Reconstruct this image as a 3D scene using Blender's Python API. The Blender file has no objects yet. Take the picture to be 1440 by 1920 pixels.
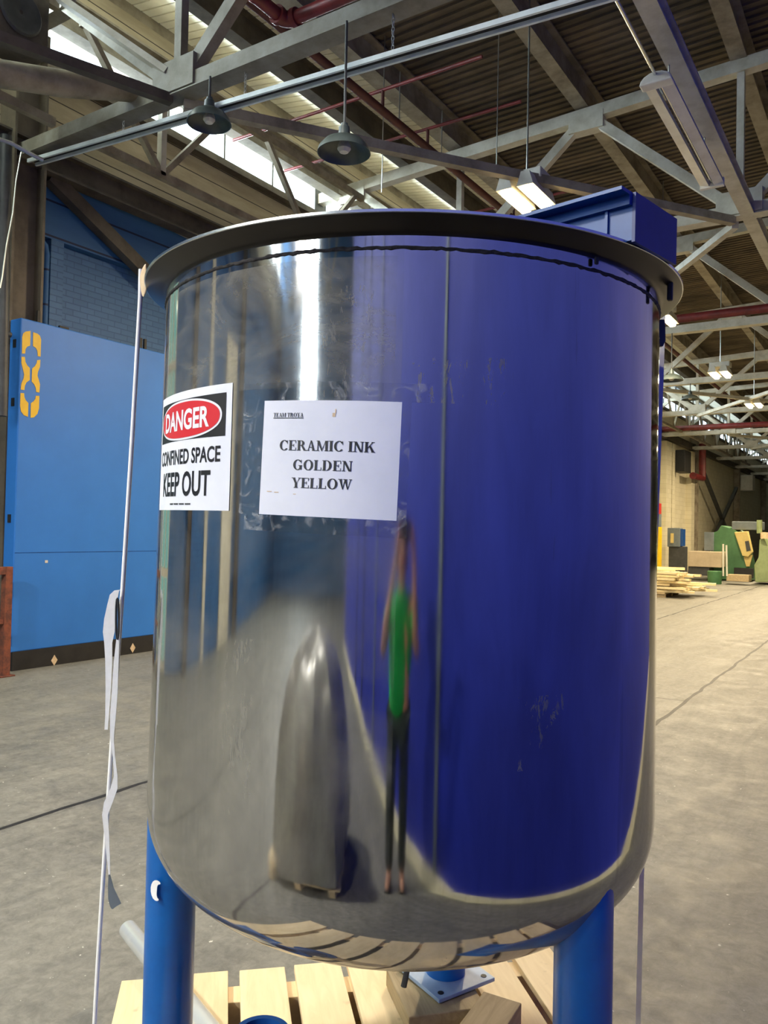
import bpy, bmesh, math, random
from mathutils import Vector, Matrix
random.seed(7)
S = bpy.context.scene
COL = S.collection
PI = math.pi

# ------------------------------------------------------------------ camera
F, PITCH, ROLL, YAW, EYE = 1500.0, math.radians(1.3), math.radians(1.15), math.radians(33), 1.6
fw = Vector((-math.sin(YAW)*math.cos(PITCH), math.cos(YAW)*math.cos(PITCH), math.sin(PITCH)))
r0 = Vector((math.cos(YAW), math.sin(YAW), 0)); u0 = r0.cross(fw)
rt = r0*math.cos(ROLL)+u0*math.sin(ROLL); up = -r0*math.sin(ROLL)+u0*math.cos(ROLL)
CAM = Vector((0, 0, EYE))
cd = bpy.data.cameras.new('camera'); cam = bpy.data.objects.new('camera', cd); COL.objects.link(cam)
cd.sensor_fit = 'VERTICAL'; cd.sensor_height = 36.0; cd.lens = F/1920*36
cd.clip_start = 0.02; cd.clip_end = 300
m = Matrix((rt, up, -fw)).transposed().to_4x4(); m.translation = CAM
cam.matrix_world = m
S.camera = cam

# ------------------------------------------------------------------ world, daylight, exposure
S.view_settings.view_transform = 'Standard'
S.view_settings.look = 'None'
S.view_settings.exposure = 0.28
S.view_settings.gamma = 1.0
S.view_settings.use_curve_mapping = False
S.cycles.use_denoising = True
S.cycles.max_bounces = 8
S.cycles.sample_clamp_indirect = 6.0
S.cycles.caustics_reflective = False
S.cycles.caustics_refractive = False
W = bpy.data.worlds.new('sky'); S.world = W; W.use_nodes = True
bg = W.node_tree.nodes['Background']; bg.inputs[0].default_value = (0.86, 0.95, 1.0, 1); bg.inputs[1].default_value = 4.0

def area(name, loc, size, size_y, power, color, direction):
    l = bpy.data.lights.new(name, 'AREA'); l.shape = 'RECTANGLE'; l.size = size; l.size_y = size_y
    l.energy = power; l.color = color
    o = bpy.data.objects.new(name, l); COL.objects.link(o); o.location = loc
    o.rotation_euler = Vector(direction).to_track_quat('-Z', 'Y').to_euler()
    return o
LAMP_POWER = 420
area('daylight_clerestory', (-9.5, 9, 7.3), 46, 1.4, 10500, (0.9, 0.97, 1.0), (1, 0, 0.12))
area('daylight_back_window', (-4.1, -15.6, 5.4), 2.6, 4.8, 1500, (0.95, 0.98, 1.0), (0.05, 1, -0.15))

def at(px, py, axis, val):
    """point of the plane (axis = val) seen at a place of the photograph"""
    d = fw+rt*((px-720)/F)-up*((py-960)/F)
    return CAM+d*((val-CAM[axis])/d[axis])
def deep(px, py, depth):
    d = fw+rt*((px-720)/F)-up*((py-960)/F)
    return CAM+d*depth
def cw(x, y, z):
    """floor frame turned with the tank front -> world"""
    return Vector((x*math.cos(YAW)-y*math.sin(YAW), x*math.sin(YAW)+y*math.cos(YAW), z))

# ------------------------------------------------------------------ materials
def lin(c):
    return tuple(((v/255)/12.92 if v/255 <= 0.04045 else ((v/255+0.055)/1.055)**2.4) for v in c)+(1,)
class N:
    def __init__(s, name):
        s.m = bpy.data.materials.new(name); s.m.use_nodes = True; s.t = s.m.node_tree; s.b = s.t.nodes['Principled BSDF']
        s.out = s.t.nodes['Material Output']
    def n(s, kind, **kw):
        o = s.t.nodes.new(kind)
        for k, v in kw.items(): setattr(o, k, v)
        return o
    def l(s, a, b): s.t.links.new(a, b)
    def coord(s, scale=(1, 1, 1), kind='Object'):
        tc = s.n('ShaderNodeTexCoord'); mp = s.n('ShaderNodeMapping'); mp.inputs['Scale'].default_value = scale
        s.l(tc.outputs[kind], mp.inputs[0]); return mp.outputs[0]
    def noise(s, vec, scale, detail=5, rough=0.6, dist=0):
        o = s.n('ShaderNodeTexNoise'); o.inputs['Scale'].default_value = scale; o.inputs['Detail'].default_value = detail
        o.inputs['Roughness'].default_value = rough; o.inputs['Distortion'].default_value = dist
        s.l(vec, o.inputs['Vector']); return o.outputs['Fac']
    def ramp(s, fac, stops):
        o = s.n('ShaderNodeValToRGB'); e = o.color_ramp.elements
        while len(e) < len(stops): e.new(0.5)
        for k, (p, c) in enumerate(stops):
            e[k].position = p; e[k].color = c if len(c) == 4 else lin(c)
        s.l(fac, o.inputs[0]); return o.outputs[0]
    def math(s, op, a, b=None, clamp=False):
        o = s.n('ShaderNodeMath', operation=op, use_clamp=clamp)
        for k, v in enumerate((a, b)):
            if v is None: continue
            if isinstance(v, (int, float)): o.inputs[k].default_value = v
            else: s.l(v, o.inputs[k])
        return o.outputs[0]
    def mix(s, fac, a, b, blend='MIX'):
        o = s.n('ShaderNodeMix', data_type='RGBA', blend_type=blend)
        for k, v in ((0, fac), (6, a), (7, b)):
            if isinstance(v, (int, float)): o.inputs[k].default_value = v
            elif isinstance(v, tuple): o.inputs[k].default_value = v
            else: s.l(v, o.inputs[k])
        return o.outputs[2]
    def bump(s, h, strength=0.3, dist=0.01):
        o = s.n('ShaderNodeBump'); o.inputs['Strength'].default_value = strength; o.inputs['Distance'].default_value = dist
        s.l(h, o.inputs['Height']); s.l(o.outputs[0], s.b.inputs['Normal'])
    def col(s, v):
        if isinstance(v, tuple): s.b.inputs['Base Color'].default_value = v
        else: s.l(v, s.b.inputs['Base Color'])
    def rough(s, v):
        if isinstance(v, (int, float)): s.b.inputs['Roughness'].default_value = v
        else: s.l(v, s.b.inputs['Roughness'])

def paint(name, c, c2=None, rough=0.5, scale=3.0, lo=0.4, hi=0.65, metal=0.0, bump=0.0, stretch=(1, 1, 1)):
    M = N(name); v = M.coord(stretch)
    if c2 is None: c2 = tuple(x*0.86 for x in c)
    f = M.noise(v, scale, 6, 0.65)
    M.col(M.ramp(f, [(lo, c), (hi, c2)])); M.rough(rough); M.b.inputs['Metallic'].default_value = metal
    if bump: M.bump(M.noise(v, scale*8, 3), bump, 0.004)
    return M.m
def glow(name, c, strength):
    M = N(name); M.col((0.9, 0.9, 0.9, 1)); M.b.inputs['Emission Color'].default_value = c; M.b.inputs['Emission Strength'].default_value = strength
    return M.m

def concrete():
    M = N('concrete_floor'); v = M.coord()
    a = M.noise(v, 0.35, 6, 0.6); b = M.noise(v, 3.2, 9, 0.75, 0.8); c = M.noise(v, 34, 4, 0.7)
    base = M.ramp(a, [(0.32, (98, 98, 94)), (0.5, (120, 119, 112)), (0.68, (144, 142, 132))])
    base = M.mix(0.6, base, M.ramp(b, [(0.28, (60, 60, 57)), (0.5, (120, 119, 112)), (0.74, (172, 169, 158))]))
    streak = M.noise(M.coord((2.2, 0.28, 1)), 1.5, 7, 0.75, 0.8)
    base = M.mix(0.4, base, M.ramp(streak, [(0.36, (56, 55, 51)), (0.6, (138, 135, 124))]))
    fine = M.noise(v, 17, 6, 0.8, 0.5)
    base = M.mix(0.35, base, M.ramp(fine, [(0.35, (70, 69, 65)), (0.65, (150, 148, 139))]))
    spots = M.ramp(M.noise(v, 24, 4, 0.6), [(0.68, (0, 0, 0, 1)), (0.74, (1, 1, 1, 1))])
    base = M.mix(spots, base, lin((214, 211, 200)))
    M.col(base); M.rough(M.ramp(b, [(0.3, (0.45, 0.45, 0.45, 1)), (0.7, (0.8, 0.8, 0.8, 1))])); M.bump(c, 0.25, 0.003)
    return M.m
def brick(name, c, c2, mortar, bw=0.21, bh=0.075, axis='YZ', bump=0.5):
    M = N(name); tc = M.n('ShaderNodeTexCoord'); sp = M.n('ShaderNodeSeparateXYZ'); cb = M.n('ShaderNodeCombineXYZ')
    M.l(tc.outputs['Object'], sp.inputs[0]); M.l(sp.outputs['XYZ'.index(axis[0])], cb.inputs[0]); M.l(sp.outputs['XYZ'.index(axis[1])], cb.inputs[1])
    br = M.n('ShaderNodeTexBrick'); br.inputs['Scale'].default_value = 1; br.inputs['Brick Width'].default_value = bw; br.inputs['Row Height'].default_value = bh
    br.inputs['Mortar Size'].default_value = 0.007; br.inputs['Color1'].default_value = lin(c); br.inputs['Color2'].default_value = lin(c2); br.inputs['Mortar'].default_value = lin(mortar)
    M.l(cb.outputs[0], br.inputs['Vector'])
    no = M.noise(tc.outputs['Object'], 1.4, 6)
    M.col(M.mix(0.35, br.outputs[0], M.ramp(no, [(0.3, c2), (0.7, c)]))); M.rough(0.6)
    h = M.math('SUBTRACT', M.math('MULTIPLY', M.noise(tc.outputs['Object'], 22, 4), 0.4), br.outputs['Fac'])
    M.bump(h, bump, 0.01)
    return M.m
def boards(name, c, c2, pitch, axis=2, rough=0.7, groove=(60, 52, 40)):
    M = N(name); tc = M.n('ShaderNodeTexCoord'); sp = M.n('ShaderNodeSeparateXYZ'); M.l(tc.outputs['Object'], sp.inputs[0])
    f = M.math('FRACT', M.math('DIVIDE', sp.outputs[axis], pitch))
    g = M.math('LESS_THAN', f, 0.06)
    no = M.noise(M.coord((1, 0.5, 3)), 1.2, 7, 0.7)
    M.col(M.mix(g, M.ramp(no, [(0.3, c), (0.7, c2)]), lin(groove))); M.rough(rough); M.bump(M.math('SUBTRACT', 1.0, g), 0.4, 0.01)
    return M.m

def steel():
    M = N('polished_stainless'); oc = M.n('ShaderNodeTexCoord').outputs['Object']
    M.b.inputs['Metallic'].default_value = 1.0
    a = M.noise(oc, 3.2, 6, 0.65, 0.5)
    smear = M.noise(M.coord((5, 5, 0.7)), 2.0, 6, 0.7, 0.4)
    M.col(M.ramp(smear, [(0.3, (164, 164, 162)), (0.7, (194, 194, 192))]))
    M.rough(M.ramp(a, [(0.35, (0.045, 0.045, 0.045, 1)), (0.75, (0.13, 0.13, 0.13, 1))]))
    wav = M.noise(M.coord((9, 9, 0.35)), 1.6, 2, 0.5)
    M.bump(wav, 0.05, 0.006)
    # dried smears and tape residue: thin dull film; left haze also paints a paler reflection
    sp = M.n('ShaderNodeSeparateXYZ'); M.l(oc, sp.inputs[0])
    az = M.math('ARCTAN2', sp.outputs[0], M.math('MULTIPLY', sp.outputs[1], -1.0)); z = sp.outputs[2]
    def box(a0, a1, z0, z1):
        p = M.math('MULTIPLY', M.math('GREATER_THAN', az, a0), M.math('LESS_THAN', az, a1))
        q = M.math('MULTIPLY', M.math('GREATER_THAN', z, z0), M.math('LESS_THAN', z, z1))
        return M.math('MULTIPLY', p, q)
    cyl = M.n('ShaderNodeCombineXYZ'); M.l(M.math('MULTIPLY', az, 0.63), cyl.inputs[0]); M.l(z, cyl.inputs[1])
    fine = M.n('ShaderNodeMapping'); fine.inputs['Scale'].default_value = (60, 14, 1); M.l(cyl.outputs[0], fine.inputs[0])
    fn = M.noise(fine.outputs[0], 1.0, 5, 0.7, 1.0)
    blot = M.n('ShaderNodeMapping'); blot.inputs['Scale'].default_value = (16, 9, 1); M.l(cyl.outputs[0], blot.inputs[0])
    bn = M.noise(blot.outputs[0], 1.0, 5, 0.7, 0.5)
    scuff = M.math('GREATER_THAN', fn, 0.57)
    zone = box(-0.02, 0.27, 1.71, 1.80)
    for q in ((-0.30, -0.14, 1.72, 1.93), (0.33, 0.50, 1.02, 1.16), (-0.62, -0.5, 0.9, 1.25)):
        zone = M.math('MAXIMUM', zone, box(*q))
    res = M.math('MULTIPLY', M.math('MULTIPLY', scuff, zone), M.math('GREATER_THAN', bn, 0.47))
    thin = M.n('ShaderNodeMapping'); thin.inputs['Scale'].default_value = (26, 1.6, 1); M.l(cyl.outputs[0], thin.inputs[0])
    dr = M.math('GREATER_THAN', M.noise(thin.outputs[0], 1.0, 4, 0.55, 0.6), 0.69)
    res = M.math('MAXIMUM', M.math('MULTIPLY', res, 0.6), M.math('MULTIPLY', dr, 0.16))
    haze = M.math('MULTIPLY', M.math('MULTIPLY', M.math('SUBTRACT', a, 0.38, True), 2.2), M.math('LESS_THAN', az, -0.05))  # left-side film, made stronger to paint a brighter reflection
    band = M.math('MULTIPLY', box(-1.25, -0.07, 1.74, 1.985), M.math('MULTIPLY', M.math('SUBTRACT', M.noise(M.coord((2.5, 2.5, 6)), 1.6, 6, 0.7, 0.6), 0.36, True), 2.4))  # dried film below the rim, thickened to lighten the mirrored wall
    res = M.math('MAXIMUM', res, M.math('MULTIPLY', M.math('MAXIMUM', haze, 0.0, True), 0.5), True)
    res = M.math('MAXIMUM', res, M.math('MULTIPLY', M.math('MAXIMUM', band, 0.0, True), 0.72), True)
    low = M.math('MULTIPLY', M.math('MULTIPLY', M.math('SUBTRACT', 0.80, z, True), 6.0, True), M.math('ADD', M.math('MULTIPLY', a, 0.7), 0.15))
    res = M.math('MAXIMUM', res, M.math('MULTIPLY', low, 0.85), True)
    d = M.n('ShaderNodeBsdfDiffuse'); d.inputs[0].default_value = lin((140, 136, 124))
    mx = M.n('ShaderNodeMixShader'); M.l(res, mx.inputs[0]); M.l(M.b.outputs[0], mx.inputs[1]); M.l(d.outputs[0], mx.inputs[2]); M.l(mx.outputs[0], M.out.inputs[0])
    return M.m
def metal(name, c, rough=0.3):
    M = N(name); M.b.inputs['Metallic'].default_value = 1.0; v = M.coord()
    M.col(M.ramp(M.noise(v, 6), [(0.3, c), (0.7, tuple(x*0.85 for x in c))])); M.rough(rough); return M.m
def glass(name, tint=(0.93, 0.98, 1.0, 1), gloss=0.08, haze=0.0):
    M = N(name); t = M.n('ShaderNodeBsdfTransparent'); t.inputs[0].default_value = tint
    g = M.n('ShaderNodeBsdfGlossy'); g.inputs['Roughness'].default_value = 0.06
    mx = M.n('ShaderNodeMixShader'); mx.inputs[0].default_value = gloss
    M.l(t.outputs[0], mx.inputs[1]); M.l(g.outputs[0], mx.inputs[2]); last = mx.outputs[0]
    if haze:
        d = M.n('ShaderNodeBsdfDiffuse'); d.inputs[0].default_value = (0.75, 0.76, 0.74, 1)
        m2 = M.n('ShaderNodeMixShader'); m2.inputs[0].default_value = haze; v = M.coord((1, 1, 1))
        f = M.math('MULTIPLY', M.ramp(M.noise(v, 24, 5, 0.7, 1.5), [(0.52, (0, 0, 0, 1)), (0.7, (1, 1, 1, 1))]), haze)
        M.l(f, m2.inputs[0]); M.l(last, m2.inputs[1]); M.l(d.outputs[0], m2.inputs[2]); last = m2.outputs[0]
    M.l(last, M.out.inputs[0]); return M.m

def wood(name, c, c2, scale=3):
    M = N(name); v = M.coord((9, 1, 9)); f = M.noise(v, scale, 6, 0.6, 1.2); k = M.noise(M.coord(), 7, 3)
    base = M.ramp(f, [(0.3, c), (0.7, c2)])
    M.col(M.mix(M.ramp(k, [(0.66, (0, 0, 0, 1)), (0.74, (0.6, 0.6, 0.6, 1))]), base, lin((140, 112, 78)))); M.rough(0.65); M.bump(f, 0.15, 0.003); return M.m

CONC = concrete()
STEEL = steel()
RIMM = metal('dull_rim_steel', lin((70, 67, 64)), 0.3)
WELD = paint('weld_soot', (58, 54, 52), (28, 26, 26), 0.6, 60, 0.4, 0.6, 0.3, 0.8)
BLUE = paint('leg_blue_enamel', (6, 100, 180), (6, 88, 164), 0.3, 5)
BLUED = paint('bridge_blue_enamel', (20, 80, 150), (16, 64, 128), 0.4, 4)
PALEB = paint('dusty_pale_blue', (176, 196, 220), (150, 176, 208), 0.5, 9)
NAVY = paint('navy_enamel', (10, 44, 118), (8, 36, 100), 0.45, 4)
PANEL = paint('panel_blue_paint', (48, 122, 206), (42, 112, 192), 0.5, 1.1, 0.3, 0.7)
BRICKB = brick('blue_painted_brick', (72, 116, 160), (60, 102, 144), (44, 80, 122))
BOARDB = boards('blue_painted_boards', (52, 104, 154), (44, 92, 138), 0.42, 2, 0.6, (16, 36, 70))
PARTB = paint('partition_blue_paint', (20, 38, 156), (16, 32, 142), 0.55, 0.8, 0.3, 0.7)
BOARDT = boards('tan_painted_boards', (188, 174, 146), (150, 136, 110), 0.24, 2)
CREAM = brick('cream_painted_block', (226, 218, 190), (210, 202, 172), (190, 180, 150), 0.4, 0.2, 'YZ', 0.2)
DECKW = paint('white_roof_deck', (246, 242, 224), (224, 219, 198), 0.6, 1.4, 0.35, 0.7)
DECKD = paint('rusted_roof_deck', (122, 108, 88), (74, 66, 56), 0.8, 1.3, 0.35, 0.65, 0, 0, (0.6, 1.6, 1))
TRUSSW = paint('white_truss_paint', (206, 202, 186), (176, 170, 150), 0.55, 4, 0.4, 0.7)
BEAMT = paint('dirty_tan_steel', (158, 148, 128), (118, 108, 90), 0.65, 3)
BEAMD = paint('dark_brown_steel', (92, 84, 72), (62, 56, 48), 0.65, 3)
COLM = paint('brown_column_paint', (104, 94, 78), (78, 70, 58), 0.6, 3)
REDP = paint('red_pipe_paint', (128, 44, 44), (96, 34, 32), 0.45, 5)
REDD = paint('rusty_red_pipe', (96, 44, 36), (70, 34, 28), 0.6, 6)
RUST = paint('rust_orange', (136, 74, 50), (96, 56, 44), 0.8, 14, 0.4, 0.6, 0, 0.5)
GALV = metal('galvanised_steel', lin((205, 208, 205)), 0.35)
RAILP = paint('pale_zinc_rail', (226, 234, 234), (206, 216, 216), 0.35, 6)
TRUSSDIM = paint('shaded_white_truss_paint', (150, 146, 134), (118, 112, 98), 0.6, 3, 0.35, 0.65)  # white truss paint toned down, shade put into the colour
TUBEM = paint('satin_tube', (228, 230, 226), (214, 216, 212), 0.25, 4, 0.4, 0.6, 0.45)
ALU = metal('brushed_aluminium', lin((225, 227, 223)), 0.25)
BLACK = paint('black_rubber', (34, 32, 30), (22, 21, 20), 0.6, 8)
DGREY = paint('dark_grey_paint', (66, 68, 68), (50, 52, 52), 0.5, 5)
SHADE = paint('lamp_shade_enamel', (74, 84, 82), (56, 64, 62), 0.4, 5)
WHITE = paint('white_enamel', (222, 220, 208), (204, 200, 186), 0.45, 4)
PAPER = paint('white_paper', (232, 234, 240), (224, 227, 234), 0.6, 6)
INK = paint('black_print', (22, 22, 24), (16, 16, 18), 0.5)
REDI = paint('red_print', (212, 40, 48), (204, 36, 44), 0.45)
YELL = paint('stencil_yellow', (232, 188, 40), (222, 176, 36), 0.5, 8)
PINE = wood('pale_pine', (246, 224, 182), (230, 206, 160))
LUMB = wood('fresh_sawn_pine', (240, 226, 184), (226, 208, 158))
BLOCKW = wood('grey_wood_block', (196, 176, 138), (160, 140, 106))
STRAPG = paint('grey_strap', (255, 246, 214), (250, 240, 206), 0.7, 40)
CORD = paint('white_cord', (252, 252, 248), (246, 246, 240), 0.7, 60)
TAPEW = paint('cream_tape', (226, 204, 168), (206, 176, 134), 0.7, 24)
TAPE = glass('clear_tape', (0.95, 0.95, 0.94, 1), 0.10, 0.35)
GLASS = glass('window_glass')
GREENG = glass('green_tinted_glass', (0.27, 0.37, 0.33, 1), 0.05)
WRAP = glass('stretch_wrap', (0.8, 0.82, 0.8, 1), 0.18, 0.8)
GREEN = paint('machine_green', (74, 122, 78), (62, 106, 68), 0.5, 3)
GREENL = paint('machine_pale_green', (150, 166, 120), (130, 146, 102), 0.5, 3)
MYEL = paint('machine_cream', (222, 200, 130), (206, 182, 112), 0.5, 3)
MGREY = paint('cabinet_grey', (112, 122, 128), (96, 106, 112), 0.5, 3)
BEIGE = paint('cabinet_beige', (196, 180, 154), (180, 164, 138), 0.5, 3)
YPOST = paint('bollard_yellow', (232, 196, 20), (216, 178, 16), 0.5, 4)
RPOST = paint('bollard_red', (190, 44, 36), (170, 38, 32), 0.5, 4)
SKIN = paint('skin', (214, 158, 130), (200, 144, 116), 0.5, 8)
SHIRT = paint('green_shirt', (20, 176, 78), (16, 158, 68), 0.8, 8)
TROUS = paint('dark_trousers', (42, 52, 50), (34, 42, 40), 0.8, 8)
HAIR = paint('dark_hair', (38, 30, 26), (28, 22, 20), 0.6, 20)
LAMPG = glow('lamp_glass', (1.0, 0.72, 0.36, 1), 26)

# ------------------------------------------------------------------ mesh builder
class MB:
    def __init__(s): s.v = []; s.f = []
    def add(s, vs, fs):
        k = len(s.v); s.v += [tuple(p) for p in vs]; s.f += [tuple(i+k for i in f) for f in fs]; return s
    def box(s, c, d, R=None):
        x, y, z = d[0]/2, d[1]/2, d[2]/2; c = Vector(c)
        vs = [Vector((i*x, j*y, k*z)) for k in (-1, 1) for j in (-1, 1) for i in (-1, 1)]
        if R is not None: vs = [R @ p for p in vs]
        return s.add([c+p for p in vs], [(0, 2, 3, 1), (4, 5, 7, 6), (0, 1, 5, 4), (2, 6, 7, 3), (0, 4, 6, 2), (1, 3, 7, 5)])
    def bb(s, a, b): return s.box([(a[i]+b[i])/2 for i in range(3)], [abs(b[i]-a[i]) for i in range(3)])
    def beam(s, a, b, w, h, upv=(0, 0, 1)):
        a, b = Vector(a), Vector(b); d = (b-a); L = d.length; d.normalize()
        side = d.cross(Vector(upv))
        if side.length < 1e-4: side = d.cross(Vector((0, 1, 0)))
        side.normalize(); u = side.cross(d)
        vs = []
        for p in (a, b):
            for i, j in ((-1, -1), (1, -1), (1, 1), (-1, 1)): vs.append(p+side*(w/2*i)+u*(h/2*j))
        return s.add(vs, [(0, 3, 2, 1), (4, 5, 6, 7), (0, 1, 5, 4), (1, 2, 6, 5), (2, 3, 7, 6), (3, 0, 4, 7)])
    def ibeam(s, a, b, w, h, t=0.02, upv=(0, 0, 1)):
        a, b = Vector(a), Vector(b); u = Vector(upv)
        s.beam(a+u*(h/2-t/2), b+u*(h/2-t/2), w, t, upv); s.beam(a-u*(h/2-t/2), b-u*(h/2-t/2), w, t, upv); return s.beam(a, b, t, h-2*t, upv)
    def tube(s, pts, r, n=10, cap=True):
        pts = [Vector(p) for p in pts]; rs = r if isinstance(r, (list, tuple)) else [r]*len(pts)
        vs = []; fs = []; prev = None
        for i, p in enumerate(pts):
            t = (pts[min(i+1, len(pts)-1)]-pts[max(i-1, 0)]).normalized()
            if prev is None:
                ref = Vector((0, 0, 1)) if abs(t.z) < 0.9 else Vector((1, 0, 0)); a = t.cross(ref).normalized()
            else: a = (prev-t*prev.dot(t)).normalized()
            prev = a; b = t.cross(a)
            for k in range(n):
                q = 2*PI*k/n; vs.append(p+(a*math.cos(q)+b*math.sin(q))*rs[i])
        for i in range(len(pts)-1):
            for k in range(n):
                k2 = (k+1) % n; fs.append((i*n+k, i*n+k2, (i+1)*n+k2, (i+1)*n+k))
        if cap: fs.append(tuple(range(n-1, -1, -1))); fs.append(tuple((len(pts)-1)*n+k for k in range(n)))
        return s.add(vs, fs)
    def lathe(s, prof, n=48, c=(0, 0, 0), close=False, Rm=None):
        vs = []; fs = []; c = Vector(c); m = len(prof)
        for r, z in prof:
            for k in range(n):
                q = 2*PI*k/n; p = Vector((r*math.sin(q), -r*math.cos(q), z))
                vs.append(c+(Rm @ p if Rm else p))
        for i in range(m if close else m-1):
            j = (i+1) % m
            for k in range(n):
                k2 = (k+1) % n; fs.append((i*n+k, i*n+k2, j*n+k2, j*n+k))
        return s.add(vs, fs)
    def strip(s, left, right, th=None):
        k = len(left); vs = list(left)+list(right); fs = [(i, i+1, k+i+1, k+i) for i in range(k-1)]
        return s.add(vs, fs)
    def poly(s, pts): return s.add(pts, [tuple(range(len(pts)))])
    def prism(s, pts, off):
        off = Vector(off); k = len(pts); a = [Vector(p) for p in pts]; b = [p+off for p in a]
        return s.add(a+b, [tuple(range(k-1, -1, -1)), tuple(range(k, 2*k))]+[(i, (i+1) % k, k+(i+1) % k, k+i) for i in range(k)])
    def build(s, name, m, parent=None, smooth=False, bevel=0.0, origin=None):
        me = bpy.data.meshes.new(name)
        o0 = Vector(origin) if origin is not None else Vector((0, 0, 0))
        me.from_pydata([tuple(Vector(p)-o0) for p in s.v], [], s.f); me.update()
        bm = bmesh.new(); bm.from_mesh(me); bmesh.ops.recalc_face_normals(bm, faces=bm.faces); bm.to_mesh(me); bm.free()
        me.materials.append(m)
        if smooth:
            for p in me.polygons: p.use_smooth = True
            try: me.set_sharp_from_angle(angle=math.radians(40))
            except Exception: pass
        o = bpy.data.objects.new(name, me); COL.objects.link(o); o.location = o0
        if parent is not None:
            o.parent = parent; o.location = o0
        if bevel:
            b = o.modifiers.new('bevel', 'BEVEL'); b.width = bevel; b.segments = 2; b.limit_method = 'ANGLE'
        return o
def tag(o, label, cat, group=None, kind=None):
    o['label'] = label; o['category'] = cat
    if group: o['group'] = group
    if kind: o['kind'] = kind
    return o
def struct(o, label=None, cat=None):
    o['kind'] = 'structure'
    if label: o['label'] = label
    if cat: o['category'] = cat
    return o
def empty(name, label, cat, loc=(0, 0, 0), rot=(0, 0, 0), group=None):
    o = bpy.data.objects.new(name, None); COL.objects.link(o); o.location = loc; o.rotation_euler = rot
    o.empty_display_size = 0.1
    return tag(o, label, cat, group)
def part(mb, name, m, root, **kw):
    """world-space mesh parented to an unrotated root"""
    mb.v = [tuple(Vector(p)-root.location) for p in mb.v]
    return mb.build(name, m, root, **kw)

# ================================================================== setting
Y0, Y1 = -15.0, 76.0
XW, XE = -8.6, 9.0
struct(MB().bb((-9.2, Y0, -0.3), (XE, Y1, 0)).build('floor', CONC), 'grey worn concrete floor with fine joints and pale specks', 'floor')
def roofz(x): return 8.0+0.025*(x+8.6) if x > -5.96 else 8.066+0.16*(-5.95-x)
def deck(name, xa, xb, m, lab, prof):
    mb = MB(); p = 0.152; y = Y0; L = []; k = 0
    while y < Y1:
        for dy, dz in prof: L.append((y+dy, dz))
        y += p
    mb.strip([(xa, q, roofz(xa)+d) for q, d in L], [(xb, q, roofz(xb)+d) for q, d in L])
    a, b = roofz(xa)+0.05, roofz(xb)+0.05
    mb.prism([(xa, Y0, a), (xb, Y0, b), (xb, Y1, b), (xa, Y1, a)], (0, 0, 0.05))
    struct(mb.build(name, m), lab, 'ceiling')
deck('ceiling', -5.95, XE, DECKD, 'rusty brown ribbed roof deck over the hall', ((0, 0), (0.06, 0), (0.07, 0.028), (0.142, 0.028)))
deck('ceiling_left', -9.0, -5.95, DECKW, 'white painted ribbed roof deck beside the clerestory windows', ((0, 0), (0.128, 0), (0.131, 0.03), (0.149, 0.03)))
YB = 15.0
DA, DB, DH = 2.2, 4.35, 4.6      # glazed doorway just left of the blue panel
struct(MB().bb((-9.0, Y0, 0), (-8.72, DA, 5.02)).bb((-9.0, DB, 0), (-8.72, YB, 5.02)).bb((-9.0, DA, DH), (-8.72, DB, 5.02)).build('wall_left', BRICKB), 'blue painted brick wall behind the tall blue panel', 'wall')
struct(MB().bb((-9.0, Y0, 5.02), (XW, YB, 5.72)).build('wall_left_band', BOARDB), 'blue painted board band above the blue brick wall', 'wall')
struct(MB().bb((-9.0, Y0, 5.72), (XW-0.05, YB, 7.05)).build('wall_left_upper', BOARDT), 'tan board wall between blue band and clerestory windows', 'wall')
struct(MB().bb((-9.0, YB, 0), (XW, Y1, 7.05)).build('wall_left_far', CREAM), 'cream painted block wall far down the hall', 'wall')
struct(MB().bb((-9.0, Y1, 0), (XE, Y1+0.3, 8.7)).build('wall_front', CREAM), 'cream end wall at the far end of the hall', 'wall')
struct(MB().bb((XE, Y0, 0), (XE+0.3, Y1, 8.6)).build('wall_right_outer', CREAM), 'cream outer wall on the right of the hall', 'wall')
mb = MB(); mb.bb((-9.0, Y0-0.3, 0), (XE, Y0, 2.9)).bb((-9.0, Y0-0.3, 2.9), (-5.0, Y0, 8.7)).bb((-3.4, Y0-0.3, 2.9), (XE, Y0, 8.6)).bb((-4.05, Y0-0.3, 2.9), (-3.7, Y0, 7.9)).bb((-5.0, Y0-0.3, 7.9), (-3.2, Y0, 8.6))
struct(mb.build('wall_back', BOARDB), 'blue wall with a tall window behind the camera', 'wall')
struct(MB().bb((-9.0, Y0, 8.34), (XW, Y1, 8.5)).build('trim_1', BEAMT), 'tan steel head strip over the clerestory windows', 'trim')
for k, (a, b) in enumerate(((3.43, 3.50), (4.94, 5.02))): pass
struct(MB().bb((XW-0.06, Y0, 6.98), (XW+0.1, Y1, 7.08)).build('trim_2', BEAMD), 'dark sill strip under the clerestory windows', 'trim')
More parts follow.
